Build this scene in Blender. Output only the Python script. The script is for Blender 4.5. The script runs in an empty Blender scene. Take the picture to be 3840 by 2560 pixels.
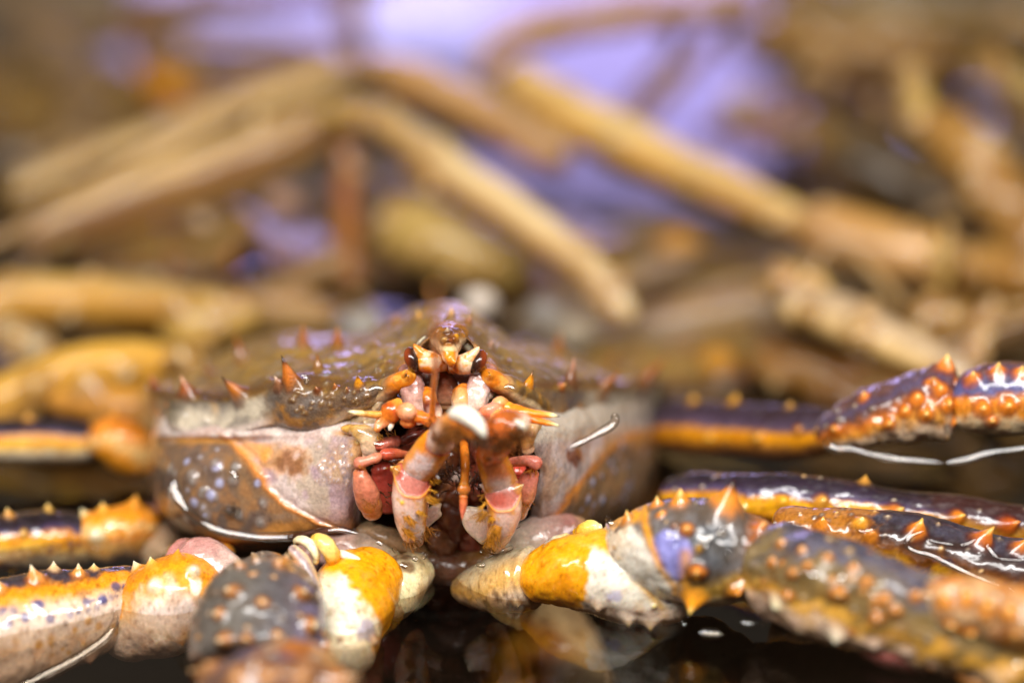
import bpy, math, random
import numpy as np
from mathutils import Vector

# ------------------------------------------------------------------ camera, light, exposure
S = 0.1                 # one working unit (1000 photo pixels at the focal plane) = 10 cm
D = 7.5                 # camera to focal plane, working units
PITCH = math.radians(15.0)
HCAM = 2.875            # camera height above the water (z = 0), working units
W0, H0 = 3840, 2560
FWD = np.array([0.0, math.cos(PITCH), -math.sin(PITCH)])
UP = np.array([0.0, math.sin(PITCH), math.cos(PITCH)])
RIGHT = np.array([1.0, 0.0, 0.0])
CAM = np.array([0.0, 0.0, HCAM])

scene = bpy.context.scene
scene.unit_settings.system = 'METRIC'
cd = bpy.data.cameras.new('camera'); cam = bpy.data.objects.new('camera', cd)
scene.collection.objects.link(cam); scene.camera = cam
cam.location = Vector(CAM * S); cam.rotation_euler = (math.radians(90) - PITCH, 0, 0)
cd.sensor_width = 36.0; cd.lens = 36.0 * D / (W0 / 1000.0)
cd.clip_start = 0.01; cd.clip_end = 100
cd.dof.use_dof = True; cd.dof.focus_distance = (D + 0.03) * S; cd.dof.aperture_fstop = 1.75
cd.dof.aperture_blades = 0

world = bpy.data.worlds.new('World'); scene.world = world; world.use_nodes = True
bg = world.node_tree.nodes['Background']
bg.inputs[0].default_value = (0.92, 0.78, 0.62, 1); bg.inputs[1].default_value = 0.19

def area_light(name, loc, target, sx, sy, watts, color):
    l = bpy.data.lights.new(name, 'AREA'); l.shape = 'RECTANGLE'; l.size = sx * S; l.size_y = sy * S
    l.energy = watts; l.color = color
    o = bpy.data.objects.new(name, l); scene.collection.objects.link(o)
    o.location = Vector(loc) * S
    dv = (Vector(target) - Vector(loc)); o.rotation_euler = dv.to_track_quat('-Z', 'Y').to_euler()
    return o
# white tube over the near edge of the tank, and the violet-blue panel lamps behind the tank
area_light('tube_lamp', (-0.3, 2.0, 7.0), (-0.3, 7.6, 0.6), 15.0, 1.8, 27, (1.0, 0.97, 0.94))
area_light('violet_panel_lamp', (-4.4, 46.0, 1.5), (-4.4, 10.0, 1.0), 7.9, 2.2, 1.5, (0.50, 0.43, 1.0))
area_light('violet_panel_lamp', (3.4, 46.0, 3.0), (3.4, 10.0, 2.0), 7.7, 5.2, 3.1, (0.50, 0.41, 1.0))
area_light('violet_panel_lamp', (10.4, 46.0, 3.4), (6.0, 10.0, 1.5), 1.7, 1.2, 0.5, (0.52, 0.50, 1.0))
area_light('violet_panel_lamp', (-2.0, 45.0, 1.6), (-2.0, 10.0, 1.2), 3.4, 0.9, 0.09, (0.80, 0.80, 1.0))
area_light('violet_strip_lamp', (-0.8, 40.0, 8.0), (-0.3, 8.0, 0.8), 10.0, 3.6, 6.5, (0.50, 0.42, 1.0))

vs = scene.view_settings
vs.view_transform = 'Standard'; vs.look = 'None'; vs.gamma = 1.0; vs.use_curve_mapping = False; vs.exposure = 0.0
cy = scene.cycles
cy.use_denoising = True; cy.max_bounces = 8; cy.transparent_max_bounces = 12
cy.caustics_reflective = False; cy.caustics_refractive = False; cy.sample_clamp_indirect = 3.0

# ------------------------------------------------------------------ helpers
def P(px, py, d=0.0):
    px = np.asarray(px, float); py = np.asarray(py, float); d = np.asarray(d, float)
    f = (D + d) / D
    X = (px - W0 / 2) / 1000 * f; Y = (H0 / 2 - py) / 1000 * f
    return CAM + FWD * (D + d)[..., None] + RIGHT * X[..., None] + UP * Y[..., None]

def proj(V):
    q = V - CAM
    dep = q @ FWD
    return W0 / 2 + (q @ RIGHT) / dep * D * 1000, H0 / 2 - (q @ UP) / dep * D * 1000, dep - D

def c(hexs):
    h = hexs.lstrip('#'); out = []
    for i in (0, 2, 4):
        v = int(h[i:i + 2], 16) / 255
        out.append(v / 12.92 if v <= 0.04045 else ((v + 0.055) / 1.055) ** 2.4)
    return np.array(out)

def _hash(ix, iy, iz, seed):
    n = (ix * 374761393 + iy * 668265263 + iz * 2147483647 + seed * 1274126177) & 0xffffffff
    n = ((n ^ (n >> 13)) * 1274126177) & 0xffffffff
    n = ((n ^ (n >> 16)) * 2246822519) & 0xffffffff
    return ((n ^ (n >> 15)) & 0xffffff) / 0xffffff * 2 - 1

def vnoise(V, scale, seed=0):
    p = V * scale + 100.0
    i = np.floor(p).astype(np.int64); f = p - i; f = f * f * (3 - 2 * f)
    r = 0
    for dx in (0, 1):
        for dy in (0, 1):
            for dz in (0, 1):
                w = (f[..., 0] if dx else 1 - f[..., 0]) * (f[..., 1] if dy else 1 - f[..., 1]) * (f[..., 2] if dz else 1 - f[..., 2])
                r = r + w * _hash(i[..., 0] + dx, i[..., 1] + dy, i[..., 2] + dz, seed)
    return r

def fbm(V, scale, seed=0, octv=3):
    r = 0; a = 1.0; t = 0
    for k in range(octv):
        r = r + a * vnoise(V, scale * 2 ** k, seed + k * 17); t += a; a *= 0.5
    return r / t

def sstep(a, b, x):
    t = np.clip((x - a) / (b - a), 0, 1); return t * t * (3 - 2 * t)

def ramp(x, stops):
    xs = [s[0] for s in stops]; cs = np.array([s[1] for s in stops])
    return np.stack([np.interp(x, xs, cs[:, k]) for k in range(3)], -1)

def mix(a, b, w):
    return a + (b - a) * np.asarray(w)[..., None]

def crom(C, m):
    """Catmull-Rom through the rows of C (k, ...) at m even parameters."""
    C = np.asarray(C, float); k = len(C)
    A = np.concatenate([(2 * C[0] - C[1])[None], C, (2 * C[-1] - C[-2])[None]])
    t = np.linspace(0, k - 1, m); i = np.minimum(t.astype(int), k - 2); f = t - i
    f = f.reshape((-1,) + (1,) * (C.ndim - 1))
    p0, p1, p2, p3 = A[i], A[i + 1], A[i + 2], A[i + 3]
    return 0.5 * (2 * p1 + (p2 - p0) * f + (2 * p0 - 5 * p1 + 4 * p2 - p3) * f ** 2 + (3 * p1 - p0 - 3 * p2 + p3) * f ** 3)

MAT = {}
def mesh_obj(name, V, faces, col, mat, parent=None, origin=None, smooth=True):
    V = np.asarray(V, float).reshape(-1, 3)
    if origin is None:
        origin = parent_origin(parent)
    L = (V - origin) * S
    me = bpy.data.meshes.new(name)
    me.vertices.add(len(L)); me.vertices.foreach_set('co', L.ravel())
    faces = np.asarray(faces)
    nf, k = faces.shape
    me.loops.add(nf * k); me.loops.foreach_set('vertex_index', faces.ravel().astype(np.int32))
    me.polygons.add(nf); me.polygons.foreach_set('loop_start', (np.arange(nf) * k).astype(np.int32))
    if smooth:
        me.polygons.foreach_set('use_smooth', np.ones(nf, bool))
    me.update(calc_edges=True)
    if col is not None:
        a = me.color_attributes.new('Col', 'FLOAT_COLOR', 'POINT')
        cc = np.ones((len(L), 4)); cc[:, :3] = np.clip(np.asarray(col).reshape(-1, 3), 0, 1)
        a.data.foreach_set('color', cc.ravel())
    me.materials.append(MAT[mat])
    o = bpy.data.objects.new(name, me); scene.collection.objects.link(o)
    if parent is not None:
        o.parent = parent
    else:
        o.location = Vector(origin * S)
    return o

ORIGIN = {}
def parent_origin(p):
    while p is not None:
        if p.name in ORIGIN:
            return ORIGIN[p.name]
        p = p.parent
    return np.zeros(3)

def empty(name, at=None, parent=None):
    o = bpy.data.objects.new(name, None); scene.collection.objects.link(o); o.empty_display_size = 0.02
    if parent is None:
        o.location = Vector(np.asarray(at) * S); ORIGIN[o.name] = np.asarray(at)
    else:
        o.parent = parent
    return o

def tag(o, label=None, cat=None, group=None, kind=None):
    for k, v in (('label', label), ('category', cat), ('group', group), ('kind', kind)):
        if v: o[k] = v
    return o

def grid_faces(m, n, closed):
    i = np.arange(m - 1)[:, None]; j = np.arange(n if closed else n - 1)[None, :]
    j2 = (j + 1) % n
    a = i * n + j; b = i * n + j2; cc = (i + 1) * n + j2; dd = (i + 1) * n + j
    return np.stack([a + 0 * b, b + 0 * a, cc + 0 * a, dd + 0 * b], -1).reshape(-1, 4)

def spikes(V, col, lst, tipc='#20100a', mid='#d07818', base='#5a2a0c', power=1.9):
    """Raise tubercles/spines out of the surface: (px, py, height, radius, (right, up, toward camera)[, tip, mid, base])."""
    shp = V.shape; F = V.reshape(-1, 3).copy(); C = col.reshape(-1, 3).copy()
    px, py, dep = proj(F)
    src = F.copy(); wob = fbm(src, 40, 91, 2)
    for s in lst:
        x, y, h, R, dr = s[:5]
        tc = c(s[5]) if len(s) > 5 and s[5] else c(tipc)
        mc = c(s[6]) if len(s) > 6 and s[6] else c(mid)
        bc = c(s[7]) if len(s) > 7 and s[7] else c(base)
        r2 = (px - x) ** 2 + (py - y) ** 2
        cand = np.where(r2 < 144)[0]
        k = cand[np.argmin(dep[cand] + 0.002 * np.sqrt(r2[cand]))] if len(cand) else int(np.argmin(r2))
        q = np.linalg.norm(src - src[k], axis=1) / R
        w = np.clip(1 - q, 0, 1)
        dv = RIGHT * dr[0] + UP * dr[1] - FWD * dr[2]; dv = dv / np.linalg.norm(dv)
        F += dv * (h * w ** power)[:, None]
        qq = 1 - w
        nz = 0.14 * wob; near = sstep(0.0, 0.2, w)
        C = mix(C, bc, 0.6 * near * sstep(1.05, 0.70, qq + nz))
        C = mix(C, mc, 0.9 * near * sstep(0.72, 0.34, qq + nz))
        C = mix(C, tc, sstep(0.24, 0.10, qq))
    return F.reshape(shp), C.reshape(col.shape)

def spots(V, col, n, rad, colour, seed, where=None, strength=1.0):
    rng = np.random.default_rng(seed)
    F = V.reshape(-1, 3); C = col.reshape(-1, 3).copy()
    idx = np.arange(len(F)) if where is None else np.where(where.reshape(-1))[0]
    if not len(idx): return col
    for k in rng.choice(idx, n):
        R = rad * rng.uniform(0.5, 1.4)
        q = np.linalg.norm(F - F[k], axis=1) / R
        C = mix(C, colour, strength * rng.uniform(0.5, 1) * sstep(1.0, 0.5, q))
    return C.reshape(col.shape)

class Sweep:
    """Tube through control points (px, py, depth, half width across the view, half width along the view)."""
    def __init__(s, ctrl, m=60, n=40, cap=(0.0, 0.0), sq=2.0, world=False):
        ctrl = np.array(ctrl, float)
        pts = ctrl[:, :3] if world else P(ctrl[:, 0], ctrl[:, 1], ctrl[:, 2])
        A = crom(np.concatenate([pts, ctrl[:, 3:5]], 1), m)
        X = A[:, :3]; r = np.maximum(A[:, 3:5], 0.0005)
        T = np.gradient(X, axis=0); T /= np.linalg.norm(T, axis=1)[:, None] + 1e-9
        N = np.cross(T, FWD)
        ln = np.linalg.norm(N, axis=1)
        bad = ln < 0.25
        if bad.any():
            N[bad] = np.cross(T[bad], UP); ln = np.linalg.norm(N, axis=1)
        N /= ln[:, None]; B = np.cross(T, N)
        seg = np.r_[0, np.cumsum(np.linalg.norm(np.diff(X, axis=0), axis=1))]; Lt = seg[-1]
        e = np.ones(m)
        if cap[0] > 0:
            u = np.clip(1 - seg / cap[0], 0, 1); e *= np.sqrt(np.maximum(1 - u * u, 1e-4))
        if cap[1] > 0:
            u = np.clip(1 - (Lt - seg) / cap[1], 0, 1); e *= np.sqrt(np.maximum(1 - u * u, 1e-4))
        a = np.linspace(0, 2 * math.pi, n, endpoint=False)
        ca, sa = np.cos(a), np.sin(a)
        k = (np.abs(ca) ** sq + np.abs(sa) ** sq) ** (-1 / sq)
        ca2, sa2 = ca * k, sa * k
        s.V = X[:, None] + N[:, None] * (r[:, 0] * e)[:, None, None] * ca2[None, :, None] + B[:, None] * (r[:, 1] * e)[:, None, None] * sa2[None, :, None]
        s.h = np.broadcast_to(ca2, (m, n)); s.f = np.broadcast_to(sa2, (m, n))
        s.t = np.broadcast_to(np.linspace(0, 1, m)[:, None], (m, n)); s.arc = np.broadcast_to(seg[:, None], (m, n))
        s.m, s.n, s.X, s.N, s.B, s.r, s.T = m, n, X, N, B, r, T
        s.col = np.ones((m, n, 3)) * 0.5
    def rough(s, amp, scale, seed=0, octv=3):
        nrm = s.V - s.X[:, None]; nrm /= np.linalg.norm(nrm, axis=2)[..., None] + 1e-9
        s.V = s.V + nrm * (amp * fbm(s.V, scale, seed, octv))[..., None]; return s
    def keel(s, collar, keel, seed):
        """Raised collars beside the two joints and blunt lengthwise ridges."""
        t = s.t; a = np.arctan2(s.f, s.h); ph = seed * 1.7
        k = 1 + collar * (np.exp(-((t - .10) / .035) ** 2) + np.exp(-((t - .90) / .035) ** 2)) - collar * .8 * (np.exp(-((t - .19) / .03) ** 2) + np.exp(-((t - .81) / .03) ** 2))
        k = k + keel * (np.abs(np.sin(1.5 * a + ph + .8 * t)) ** .7 - .6) * np.sin(np.pi * np.clip(t, 0, 1)) ** .5
        s.V = s.X[:, None] + (s.V - s.X[:, None]) * k[..., None]; return s
    def spike(s, lst, **k):
        s.V, s.col = spikes(s.V, s.col, lst, **k); return s
    def build(s, name, mat, parent, smooth=True):
        fs = grid_faces(s.m, s.n, True)[:, ::-1]
        V = s.V.reshape(-1, 3)
        fs3 = [fs]
        # close the two ends with a fan of quads on their centre point
        V = np.concatenate([V, s.V[0].mean(0)[None], s.V[-1].mean(0)[None]])
        col = np.concatenate([s.col.reshape(-1, 3), s.col[0].mean(0)[None], s.col[-1].mean(0)[None]])
        n = s.n; k0 = s.m * n
        j = np.arange(0, n, 2); j1 = (j + 1) % n; j2 = (j + 2) % n
        fs3.append(np.stack([np.full_like(j, k0), j, j1, j2], -1))
        b = (s.m - 1) * n
        fs3.append(np.stack([np.full_like(j, k0 + 1), b + j2, b + j1, b + j], -1))
        return mesh_obj(name, V, np.concatenate(fs3), col, mat, parent)

def band(sw, stops, warp=0.12, scale=14, seed=1, along=0.0):
    x = sw.h + warp * fbm(sw.V, scale, seed) + .6 * warp * fbm(sw.V, scale * 4, seed + 2, 2) + along * (sw.t - 0.5)
    sw.col = ramp(x, stops); return sw

def depth_at(V, px, py):
    F = V.reshape(-1, 3); x, y, d = proj(F)
    r2 = (x - px) ** 2 + (y - py) ** 2
    cand = np.where(r2 < 200)[0]
    if len(cand): return d[cand].min()
    return d[np.argmin(r2)]

# ------------------------------------------------------------------ materials
def shell_mat(name, rough=0.32, coat=1.0, coat_rough=0.018, sss=0.0, radius=(0.006, 0.0025, 0.0012), bump=0.25, bscale=900, cbump=0.06, cscale=260, mott=0.3, mscale=900):
    m = bpy.data.materials.new(name); m.use_nodes = True; nt = m.node_tree; N = nt.nodes; L = nt.links
    b = N['Principled BSDF']
    at = N.new('ShaderNodeAttribute'); at.attribute_name = 'Col'
    tc = N.new('ShaderNodeTexCoord')
    n1 = N.new('ShaderNodeTexNoise'); n1.inputs['Scale'].default_value = mscale; n1.inputs['Detail'].default_value = 4; n1.inputs['Roughness'].default_value = 0.65
    L.new(tc.outputs['Object'], n1.inputs['Vector'])
    mr = N.new('ShaderNodeMapRange'); mr.inputs[1].default_value = 0.3; mr.inputs[2].default_value = 0.7
    mr.inputs[3].default_value = 1 - mott; mr.inputs[4].default_value = 1 + mott * 0.6
    L.new(n1.outputs['Fac'], mr.inputs[0])
    mx = N.new('ShaderNodeVectorMath'); mx.operation = 'SCALE'
    L.new(at.outputs['Color'], mx.inputs[0]); L.new(mr.outputs[0], mx.inputs['Scale'])
    L.new(mx.outputs[0], b.inputs['Base Color'])
    b.inputs['Roughness'].default_value = rough
    n4 = N.new('ShaderNodeTexNoise'); n4.inputs['Scale'].default_value = 170; n4.inputs['Detail'].default_value = 3
    L.new(tc.outputs['Object'], n4.inputs['Vector'])
    cw = N.new('ShaderNodeMapRange'); cw.inputs[1].default_value = 0.38; cw.inputs[2].default_value = 0.55; cw.inputs[3].default_value = coat * 0.55; cw.inputs[4].default_value = coat
    L.new(n4.outputs['Fac'], cw.inputs[0]); L.new(cw.outputs[0], b.inputs['Coat Weight'])
    cq = N.new('ShaderNodeMapRange'); cq.inputs[1].default_value = 0.40; cq.inputs[2].default_value = 0.62; cq.inputs[3].default_value = coat_rough + 0.09; cq.inputs[4].default_value = coat_rough
    L.new(n4.outputs['Fac'], cq.inputs[0]); L.new(cq.outputs[0], b.inputs['Coat Roughness'])
    b.inputs['Coat Weight'].default_value = coat; b.inputs['Coat Roughness'].default_value = coat_rough; b.inputs['Coat IOR'].default_value = 1.45
    b.inputs['Specular IOR Level'].default_value = 0.2
    if sss > 0:
        b.inputs['Subsurface Weight'].default_value = sss; b.inputs['Subsurface Radius'].default_value = radius; b.inputs['Subsurface Scale'].default_value = 1.0
    n2 = N.new('ShaderNodeTexNoise'); n2.inputs['Scale'].default_value = bscale; n2.inputs['Detail'].default_value = 3
    L.new(tc.outputs['Object'], n2.inputs['Vector'])
    bp = N.new('ShaderNodeBump'); bp.inputs['Strength'].default_value = bump; bp.inputs['Distance'].default_value = 0.0006
    L.new(n2.outputs['Fac'], bp.inputs['Height']); L.new(bp.outputs[0], b.inputs['Normal'])
    n3 = N.new('ShaderNodeTexNoise'); n3.inputs['Scale'].default_value = cscale; n3.inputs['Detail'].default_value = 2
    L.new(tc.outputs['Object'], n3.inputs['Vector'])
    bp2 = N.new('ShaderNodeBump'); bp2.inputs['Strength'].default_value = min(1, cbump * 10); bp2.inputs['Distance'].default_value = 0.0004
    L.new(n3.outputs['Fac'], bp2.inputs['Height']); L.new(bp2.outputs[0], b.inputs['Coat Normal'])
    MAT[name] = m; return m

shell_mat('wet_shell', sss=0.12, cbump=0.1, cscale=170)
shell_mat('granular_shell', rough=0.38, sss=0.06, bump=0.6, bscale=1300, cbump=0.03, cscale=200, mott=0.42, mscale=1300)
shell_mat('smooth_shell', rough=0.28, sss=0.25, bump=0.16, cbump=0.06, cscale=260, mott=0.24, mscale=1000)
shell_mat('glassy_shell', rough=0.22, sss=0.35, radius=(0.008, 0.005, 0.003), bump=0.45, bscale=480, cbump=0.06, cscale=160, mott=0.32, mscale=900)
MAT['glassy_shell'].node_tree.nodes['Principled BSDF'].inputs['Coat IOR'].default_value = 1.5
shell_mat('flesh', rough=0.25, sss=0.4, radius=(0.006, 0.002, 0.0012), bump=0.2, cbump=0.11, cscale=420, mott=0.28, mscale=1000)
shell_mat('far_shell', rough=0.5, coat=0.45, sss=0.0, bump=0.2, bscale=300, mott=0.25, mscale=300)
shell_mat('eye', rough=0.15, coat_rough=0.01, bump=0.12, bscale=2600, cbump=0.01, mott=0.35, mscale=2600)
shell_mat('setae', rough=0.4, coat=0.6, bump=0.0, cbump=0.0, mott=0.2)
shell_mat('dark_membrane', rough=0.3, sss=0.0, bump=0.5, bscale=500, cbump=0.1, cscale=300, mott=0.4, mscale=500)

def water_mat():
    m = bpy.data.materials.new('water'); m.use_nodes = True; nt = m.node_tree; N = nt.nodes; L = nt.links
    for n in list(N): N.remove(n)
    out = N.new('ShaderNodeOutputMaterial'); mxs = N.new('ShaderNodeMixShader')
    tr = N.new('ShaderNodeBsdfTransparent'); tr.inputs[0].default_value = (0.93, 0.87, 0.78, 1)
    gl = N.new('ShaderNodeBsdfGlossy'); gl.inputs['Roughness'].default_value = 0.02
    fr = N.new('ShaderNodeFresnel'); fr.inputs[0].default_value = 1.33
    tc = N.new('ShaderNodeTexCoord'); mp = N.new('ShaderNodeMapping'); mp.inputs['Scale'].default_value = (1.0, 0.55, 1)
    n1 = N.new('ShaderNodeTexNoise'); n1.inputs['Scale'].default_value = 9; n1.inputs['Detail'].default_value = 5; n1.inputs['Roughness'].default_value = 0.42
    bp = N.new('ShaderNodeBump'); bp.inputs['Strength'].default_value = 0.16; bp.inputs['Distance'].default_value = 0.02
    L.new(tc.outputs['Object'], mp.inputs[0]); L.new(mp.outputs[0], n1.inputs['Vector']); L.new(n1.outputs['Fac'], bp.inputs['Height'])
    L.new(bp.outputs[0], gl.inputs['Normal']); L.new(bp.outputs[0], fr.inputs['Normal'])
    L.new(fr.outputs[0], mxs.inputs[0]); L.new(tr.outputs[0], mxs.inputs[1]); L.new(gl.outputs[0], mxs.inputs[2])
    L.new(mxs.outputs[0], out.inputs[0]); MAT['water'] = m
    # clinging water film at the edge: same water without the waves
    m2 = bpy.data.materials.new('water_edge'); m2.use_nodes = True; nt = m2.node_tree; N = nt.nodes; L = nt.links
    for n in list(N): N.remove(n)
    out = N.new('ShaderNodeOutputMaterial'); mxs = N.new('ShaderNodeMixShader')
    tr = N.new('ShaderNodeBsdfTransparent'); tr.inputs[0].default_value = (0.97, 0.95, 0.92, 1)
    gl = N.new('ShaderNodeBsdfGlossy'); gl.inputs['Roughness'].default_value = 0.03
    fr = N.new('ShaderNodeFresnel'); fr.inputs[0].default_value = 1.40
    L.new(fr.outputs[0], mxs.inputs[0]); L.new(tr.outputs[0], mxs.inputs[1]); L.new(gl.outputs[0], mxs.inputs[2])
    L.new(mxs.outputs[0], out.inputs[0]); MAT['water_edge'] = m2
water_mat()
def plain_mat(name, rgb, rough):
    m = bpy.data.materials.new(name); m.use_nodes = True; nt = m.node_tree; b = nt.nodes['Principled BSDF']
    n = nt.nodes.new('ShaderNodeTexNoise'); n.inputs['Scale'].default_value = 14
    rm = nt.nodes.new('ShaderNodeValToRGB'); rm.color_ramp.elements[0].color = (*[v * 0.6 for v in rgb], 1); rm.color_ramp.elements[1].color = (*[v * 1.4 for v in rgb], 1)
    nt.links.new(n.outputs['Fac'], rm.inputs[0]); nt.links.new(rm.outputs[0], b.inputs['Base Color'])
    b.inputs['Roughness'].default_value = rough; MAT[name] = m
plain_mat('tank_liner', (0.030, 0.018, 0.010), 0.7)

# ------------------------------------------------------------------ the setting: tank floor and water
def sheet(name, x0, x1, y0, y1, z, mat):
    V = np.array([[x0, y0, z], [x1, y0, z], [x1, y1, z], [x0, y1, z]], float)
    o = mesh_obj(name, V, [[0, 1, 2, 3]], None, mat, None, np.array([0, 8.0, z]))
    return tag(o, kind='structure')
tank_floor = sheet('tank_floor', -30, 30, -10, 60, -3.0, 'tank_liner')
water = sheet('water', -30, 30, -10, 60, 0.0, 'water')

# palette
CREAM = c('#e4d8b8'); WHITE = c('#d8cbb8'); PINKW = c('#d3b4a4'); ORANGE = c('#dc7d14'); YELLOW = c('#e59a12'); AMBER = c('#c87410')
BROWN = c('#5e3416'); DARK = c('#2b1b18'); PURPLE = c('#3a3050'); BLUE = c('#6a68a8'); GREY = c('#6e6258'); MAUVE = c('#97685f'); OLIVE = c('#6f5a34')
RED = c('#c4583c'); DRED = c('#7a2a1c'); TAN = c('#a98a58'); SALMON = c('#c4705a')

# ------------------------------------------------------------------ the crab in focus
crab = empty('king_crab', P(1650, 2200, 0.9))
tag(crab, 'spiny orange brown crab facing the camera in sharp focus at the water surface', 'crab')

# --- carapace: a grid of control rows, lower rim to back
cx = [560,640,760,890,1000,1090,1230,1345,1440,1520,1580,1630,1690,1740,1785,1840,1910,1998,2090,2180,2290,2400,2470]
rowL = ([585,640,760,890,1010,1110,1230,1330,1425,1512,1566,1618,1690,1748,1794,1845,1920,2010,2090,2170,2280,2390,2450],
        [1588,1606,1638,1616,1584,1610,1604,1545,1490,1440,1335,1285,1268,1285,1335,1440,1490,1535,1560,1575,1580,1570,1560],
        [.98,.82,.61,.42,.30,.24,.2,.16,.12,.06,.12,.2,.16,.2,.12,.06,.15,.22,.34,.54,.9,1.36,1.7])
rowM = ([565,630,755,890,1000,1090,1225,1335,1432,1515,1568,1620,1690,1746,1792,1840,1915,2005,2090,2178,2290,2405,2468],
        [1530,1540,1545,1540,1520,1510,1520,1490,1455,1412,1312,1268,1255,1268,1315,1412,1455,1490,1500,1505,1510,1500,1490],
        [1.0,.85,.64,.45,.28,.18,.12,.07,.04,.0,.08,.13,.12,.13,.08,.0,.06,.15,.32,.55,.9,1.38,1.7])
rowE = ([555,625,752,890,1000,1090,1225,1338,1435,1520,1574,1626,1690,1744,1788,1836,1912,2000,2092,2185,2300,2420,2485],
        [1465,1475,1478,1475,1440,1425,1440,1435,1418,1385,1292,1250,1238,1250,1295,1385,1418,1430,1435,1435,1445,1430,1420],
        [1.05,.88,.68,.5,.33,.24,.17,.13,.1,.07,.12,.16,.15,.16,.12,.07,.12,.2,.36,.6,.95,1.42,1.75])
rowF = (rowE[0],
        [1455,1450,1446,1426,1380,1360,1356,1335,1308,1288,1250,1220,1210,1221,1252,1292,1328,1358,1378,1400,1428,1428,1430],
        [1.25,1.1,.9,.75,.6,.5,.45,.42,.4,.36,.33,.32,.3,.33,.36,.4,.45,.5,.62,.85,1.2,1.6,1.9])
rowG = (rowE[0],
        [1448,1432,1402,1345,1308,1296,1292,1282,1250,1222,1200,1182,1176,1184,1206,1244,1290,1320,1340,1368,1408,1435,1445],
        [1.6,1.45,1.25,1.1,1.0,.95,.9,.85,.8,.7,.62,.57,.55,.57,.62,.75,.85,.95,1.05,1.25,1.5,1.85,2.1])
hy = [1442,1418,1380,1300,1258,1246,1252,1256,1212,1170,1150,1142,1140,1148,1172,1222,1268,1290,1310,1342,1390,1428,1442]
hd = [2.0,1.85,1.7,1.6,1.5,1.45,1.4,1.3,1.2,1.1,1.0,.95,.92,.95,1.0,1.15,1.3,1.4,1.5,1.65,1.85,2.1,2.3]
rowH = (rowE[0], hy, hd)
rowI = (rowE[0], [y + 40 for y in hy], [d + .5 for d in hd])
rowJ = (rowE[0], [y + 190 for y in hy], [d + .85 for d in hd])
rowT = ([x + 4 for x in rowL[0]], [y + (14 if (x < 1060 or x > 2100) else -4) for x, y in zip(*rowL[:2])], [d + (.03 if (x < 1060 or x > 2100) else .2) for x, d in zip(rowL[0], rowL[2])])
def flat(d, x):
    """The side towards the photograph's left faces the camera more squarely."""
    return np.where((x < 1400) & (d > .1), .1 + (d - .1) * np.interp(x, [560, 620, 1400], [.85, .62, 1.0]), d)
ctl = np.array([np.stack(r, -1) for r in (rowT, rowL, rowM, rowE, rowF, rowG, rowH, rowI, rowJ)], float)
ctl[:4, :, 2] = flat(ctl[:4, :, 2], ctl[:4, :, 0])
A = crom(ctl, 190)
A = np.swapaxes(crom(np.swapaxes(A, 0, 1), 460), 0, 1)
V = P(A[..., 0], A[..., 1], A[..., 2])
rr = np.broadcast_to(np.linspace(0, 8, 190)[:, None], V.shape[:2])     # control row number
V0 = V.copy()
gx = np.gradient(V, axis=1); gy = np.gradient(V, axis=0); nrm = np.cross(gx, gy); nrm /= np.linalg.norm(nrm, axis=2)[..., None] + 1e-9
V = V + nrm * (0.026 * fbm(V0, 7, 3, 2) + 0.003 * fbm(V0, 45, 5, 2))[..., None] * sstep(0.5, 1.5, rr)[..., None]
n1 = fbm(V0, 6, 11, 3); n2 = fbm(V0, 22, 12, 3)
pxg = A[..., 0]; pyg = A[..., 1]
colr = mix(c('#86662f'), c('#6b5334'), sstep(-.3, .4, n1)); colr = mix(colr, c('#9a7424'), 0.6 * sstep(.1, .5, n2))
colr = mix(colr, c('#3c281a'), 0.55 * sstep(.15, .5, -n2))
edge = np.exp(-((rr - 3.0) / 0.45) ** 2)
colr = mix(colr, c('#4a2812'), 0.75 * edge)
# front wall under the edge: brown to grey-white outwards, cream lower rim near the mouth
wall = sstep(2.75, 2.3, rr)
lobe = np.exp(-((pxg - 1210) / 150) ** 2) + np.exp(-((pxg - 2040) / 120) ** 2)
outer = sstep(1060, 960, pxg) + sstep(2150, 2230, pxg)
wc = mix(c('#6b5138'), c('#5c5048'), sstep(-.2, .3, n1)); wc = mix(wc, c('#a5702c'), 0.8 * sstep(-.05, .35, n2 + 0.4 * (1.6 - rr)))
wo = mix(c('#b5a791'), c('#857a6c'), sstep(-.25, .25, n1 + .7 * n2)); wo = mix(wo, c('#b8a498'), .8 * sstep(1.5, 1.1, rr)); wo = mix(wo, c('#c08a2c'), 0.7 * sstep(.15, .45, fbm(V0, 9, 31)) * sstep(1.6, 2.5, rr))
wo = mix(wo, c('#7d7058'), 0.75 * sstep(760, 600, pxg) * sstep(1.2, 1.8, rr))
wc = mix(wc, wo, np.clip(outer, 0, 1))
rim = sstep(1.75, 1.25, rr + 0.2 * n2) * np.clip(sstep(1180, 1330, pxg) * sstep(2120, 1990, pxg), 0, 1)
wc = mix(wc, c('#ddc7a0'), rim)
colr = mix(colr, wc, wall)
orb = np.exp(-((pxg - 1522) / 34) ** 2) + np.exp(-((pxg - 1838) / 34) ** 2)
colr = mix(colr, c('#c8741a'), 0.85 * np.clip(orb, 0, 1) * sstep(3.8, 3.0, rr))
ros = np.exp(-((pxg - 1690) / 75) ** 2) * sstep(5.0, 3.5, rr)
colr = mix(colr, c('#7a4314'), 0.8 * ros)
colr = spots(V, colr, 200, 0.012, c('#8f949a'), 4, (rr > 3.2) & (rr < 5.2), .7)
O, DK = '#c8741c', '#1a0d08'
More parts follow.
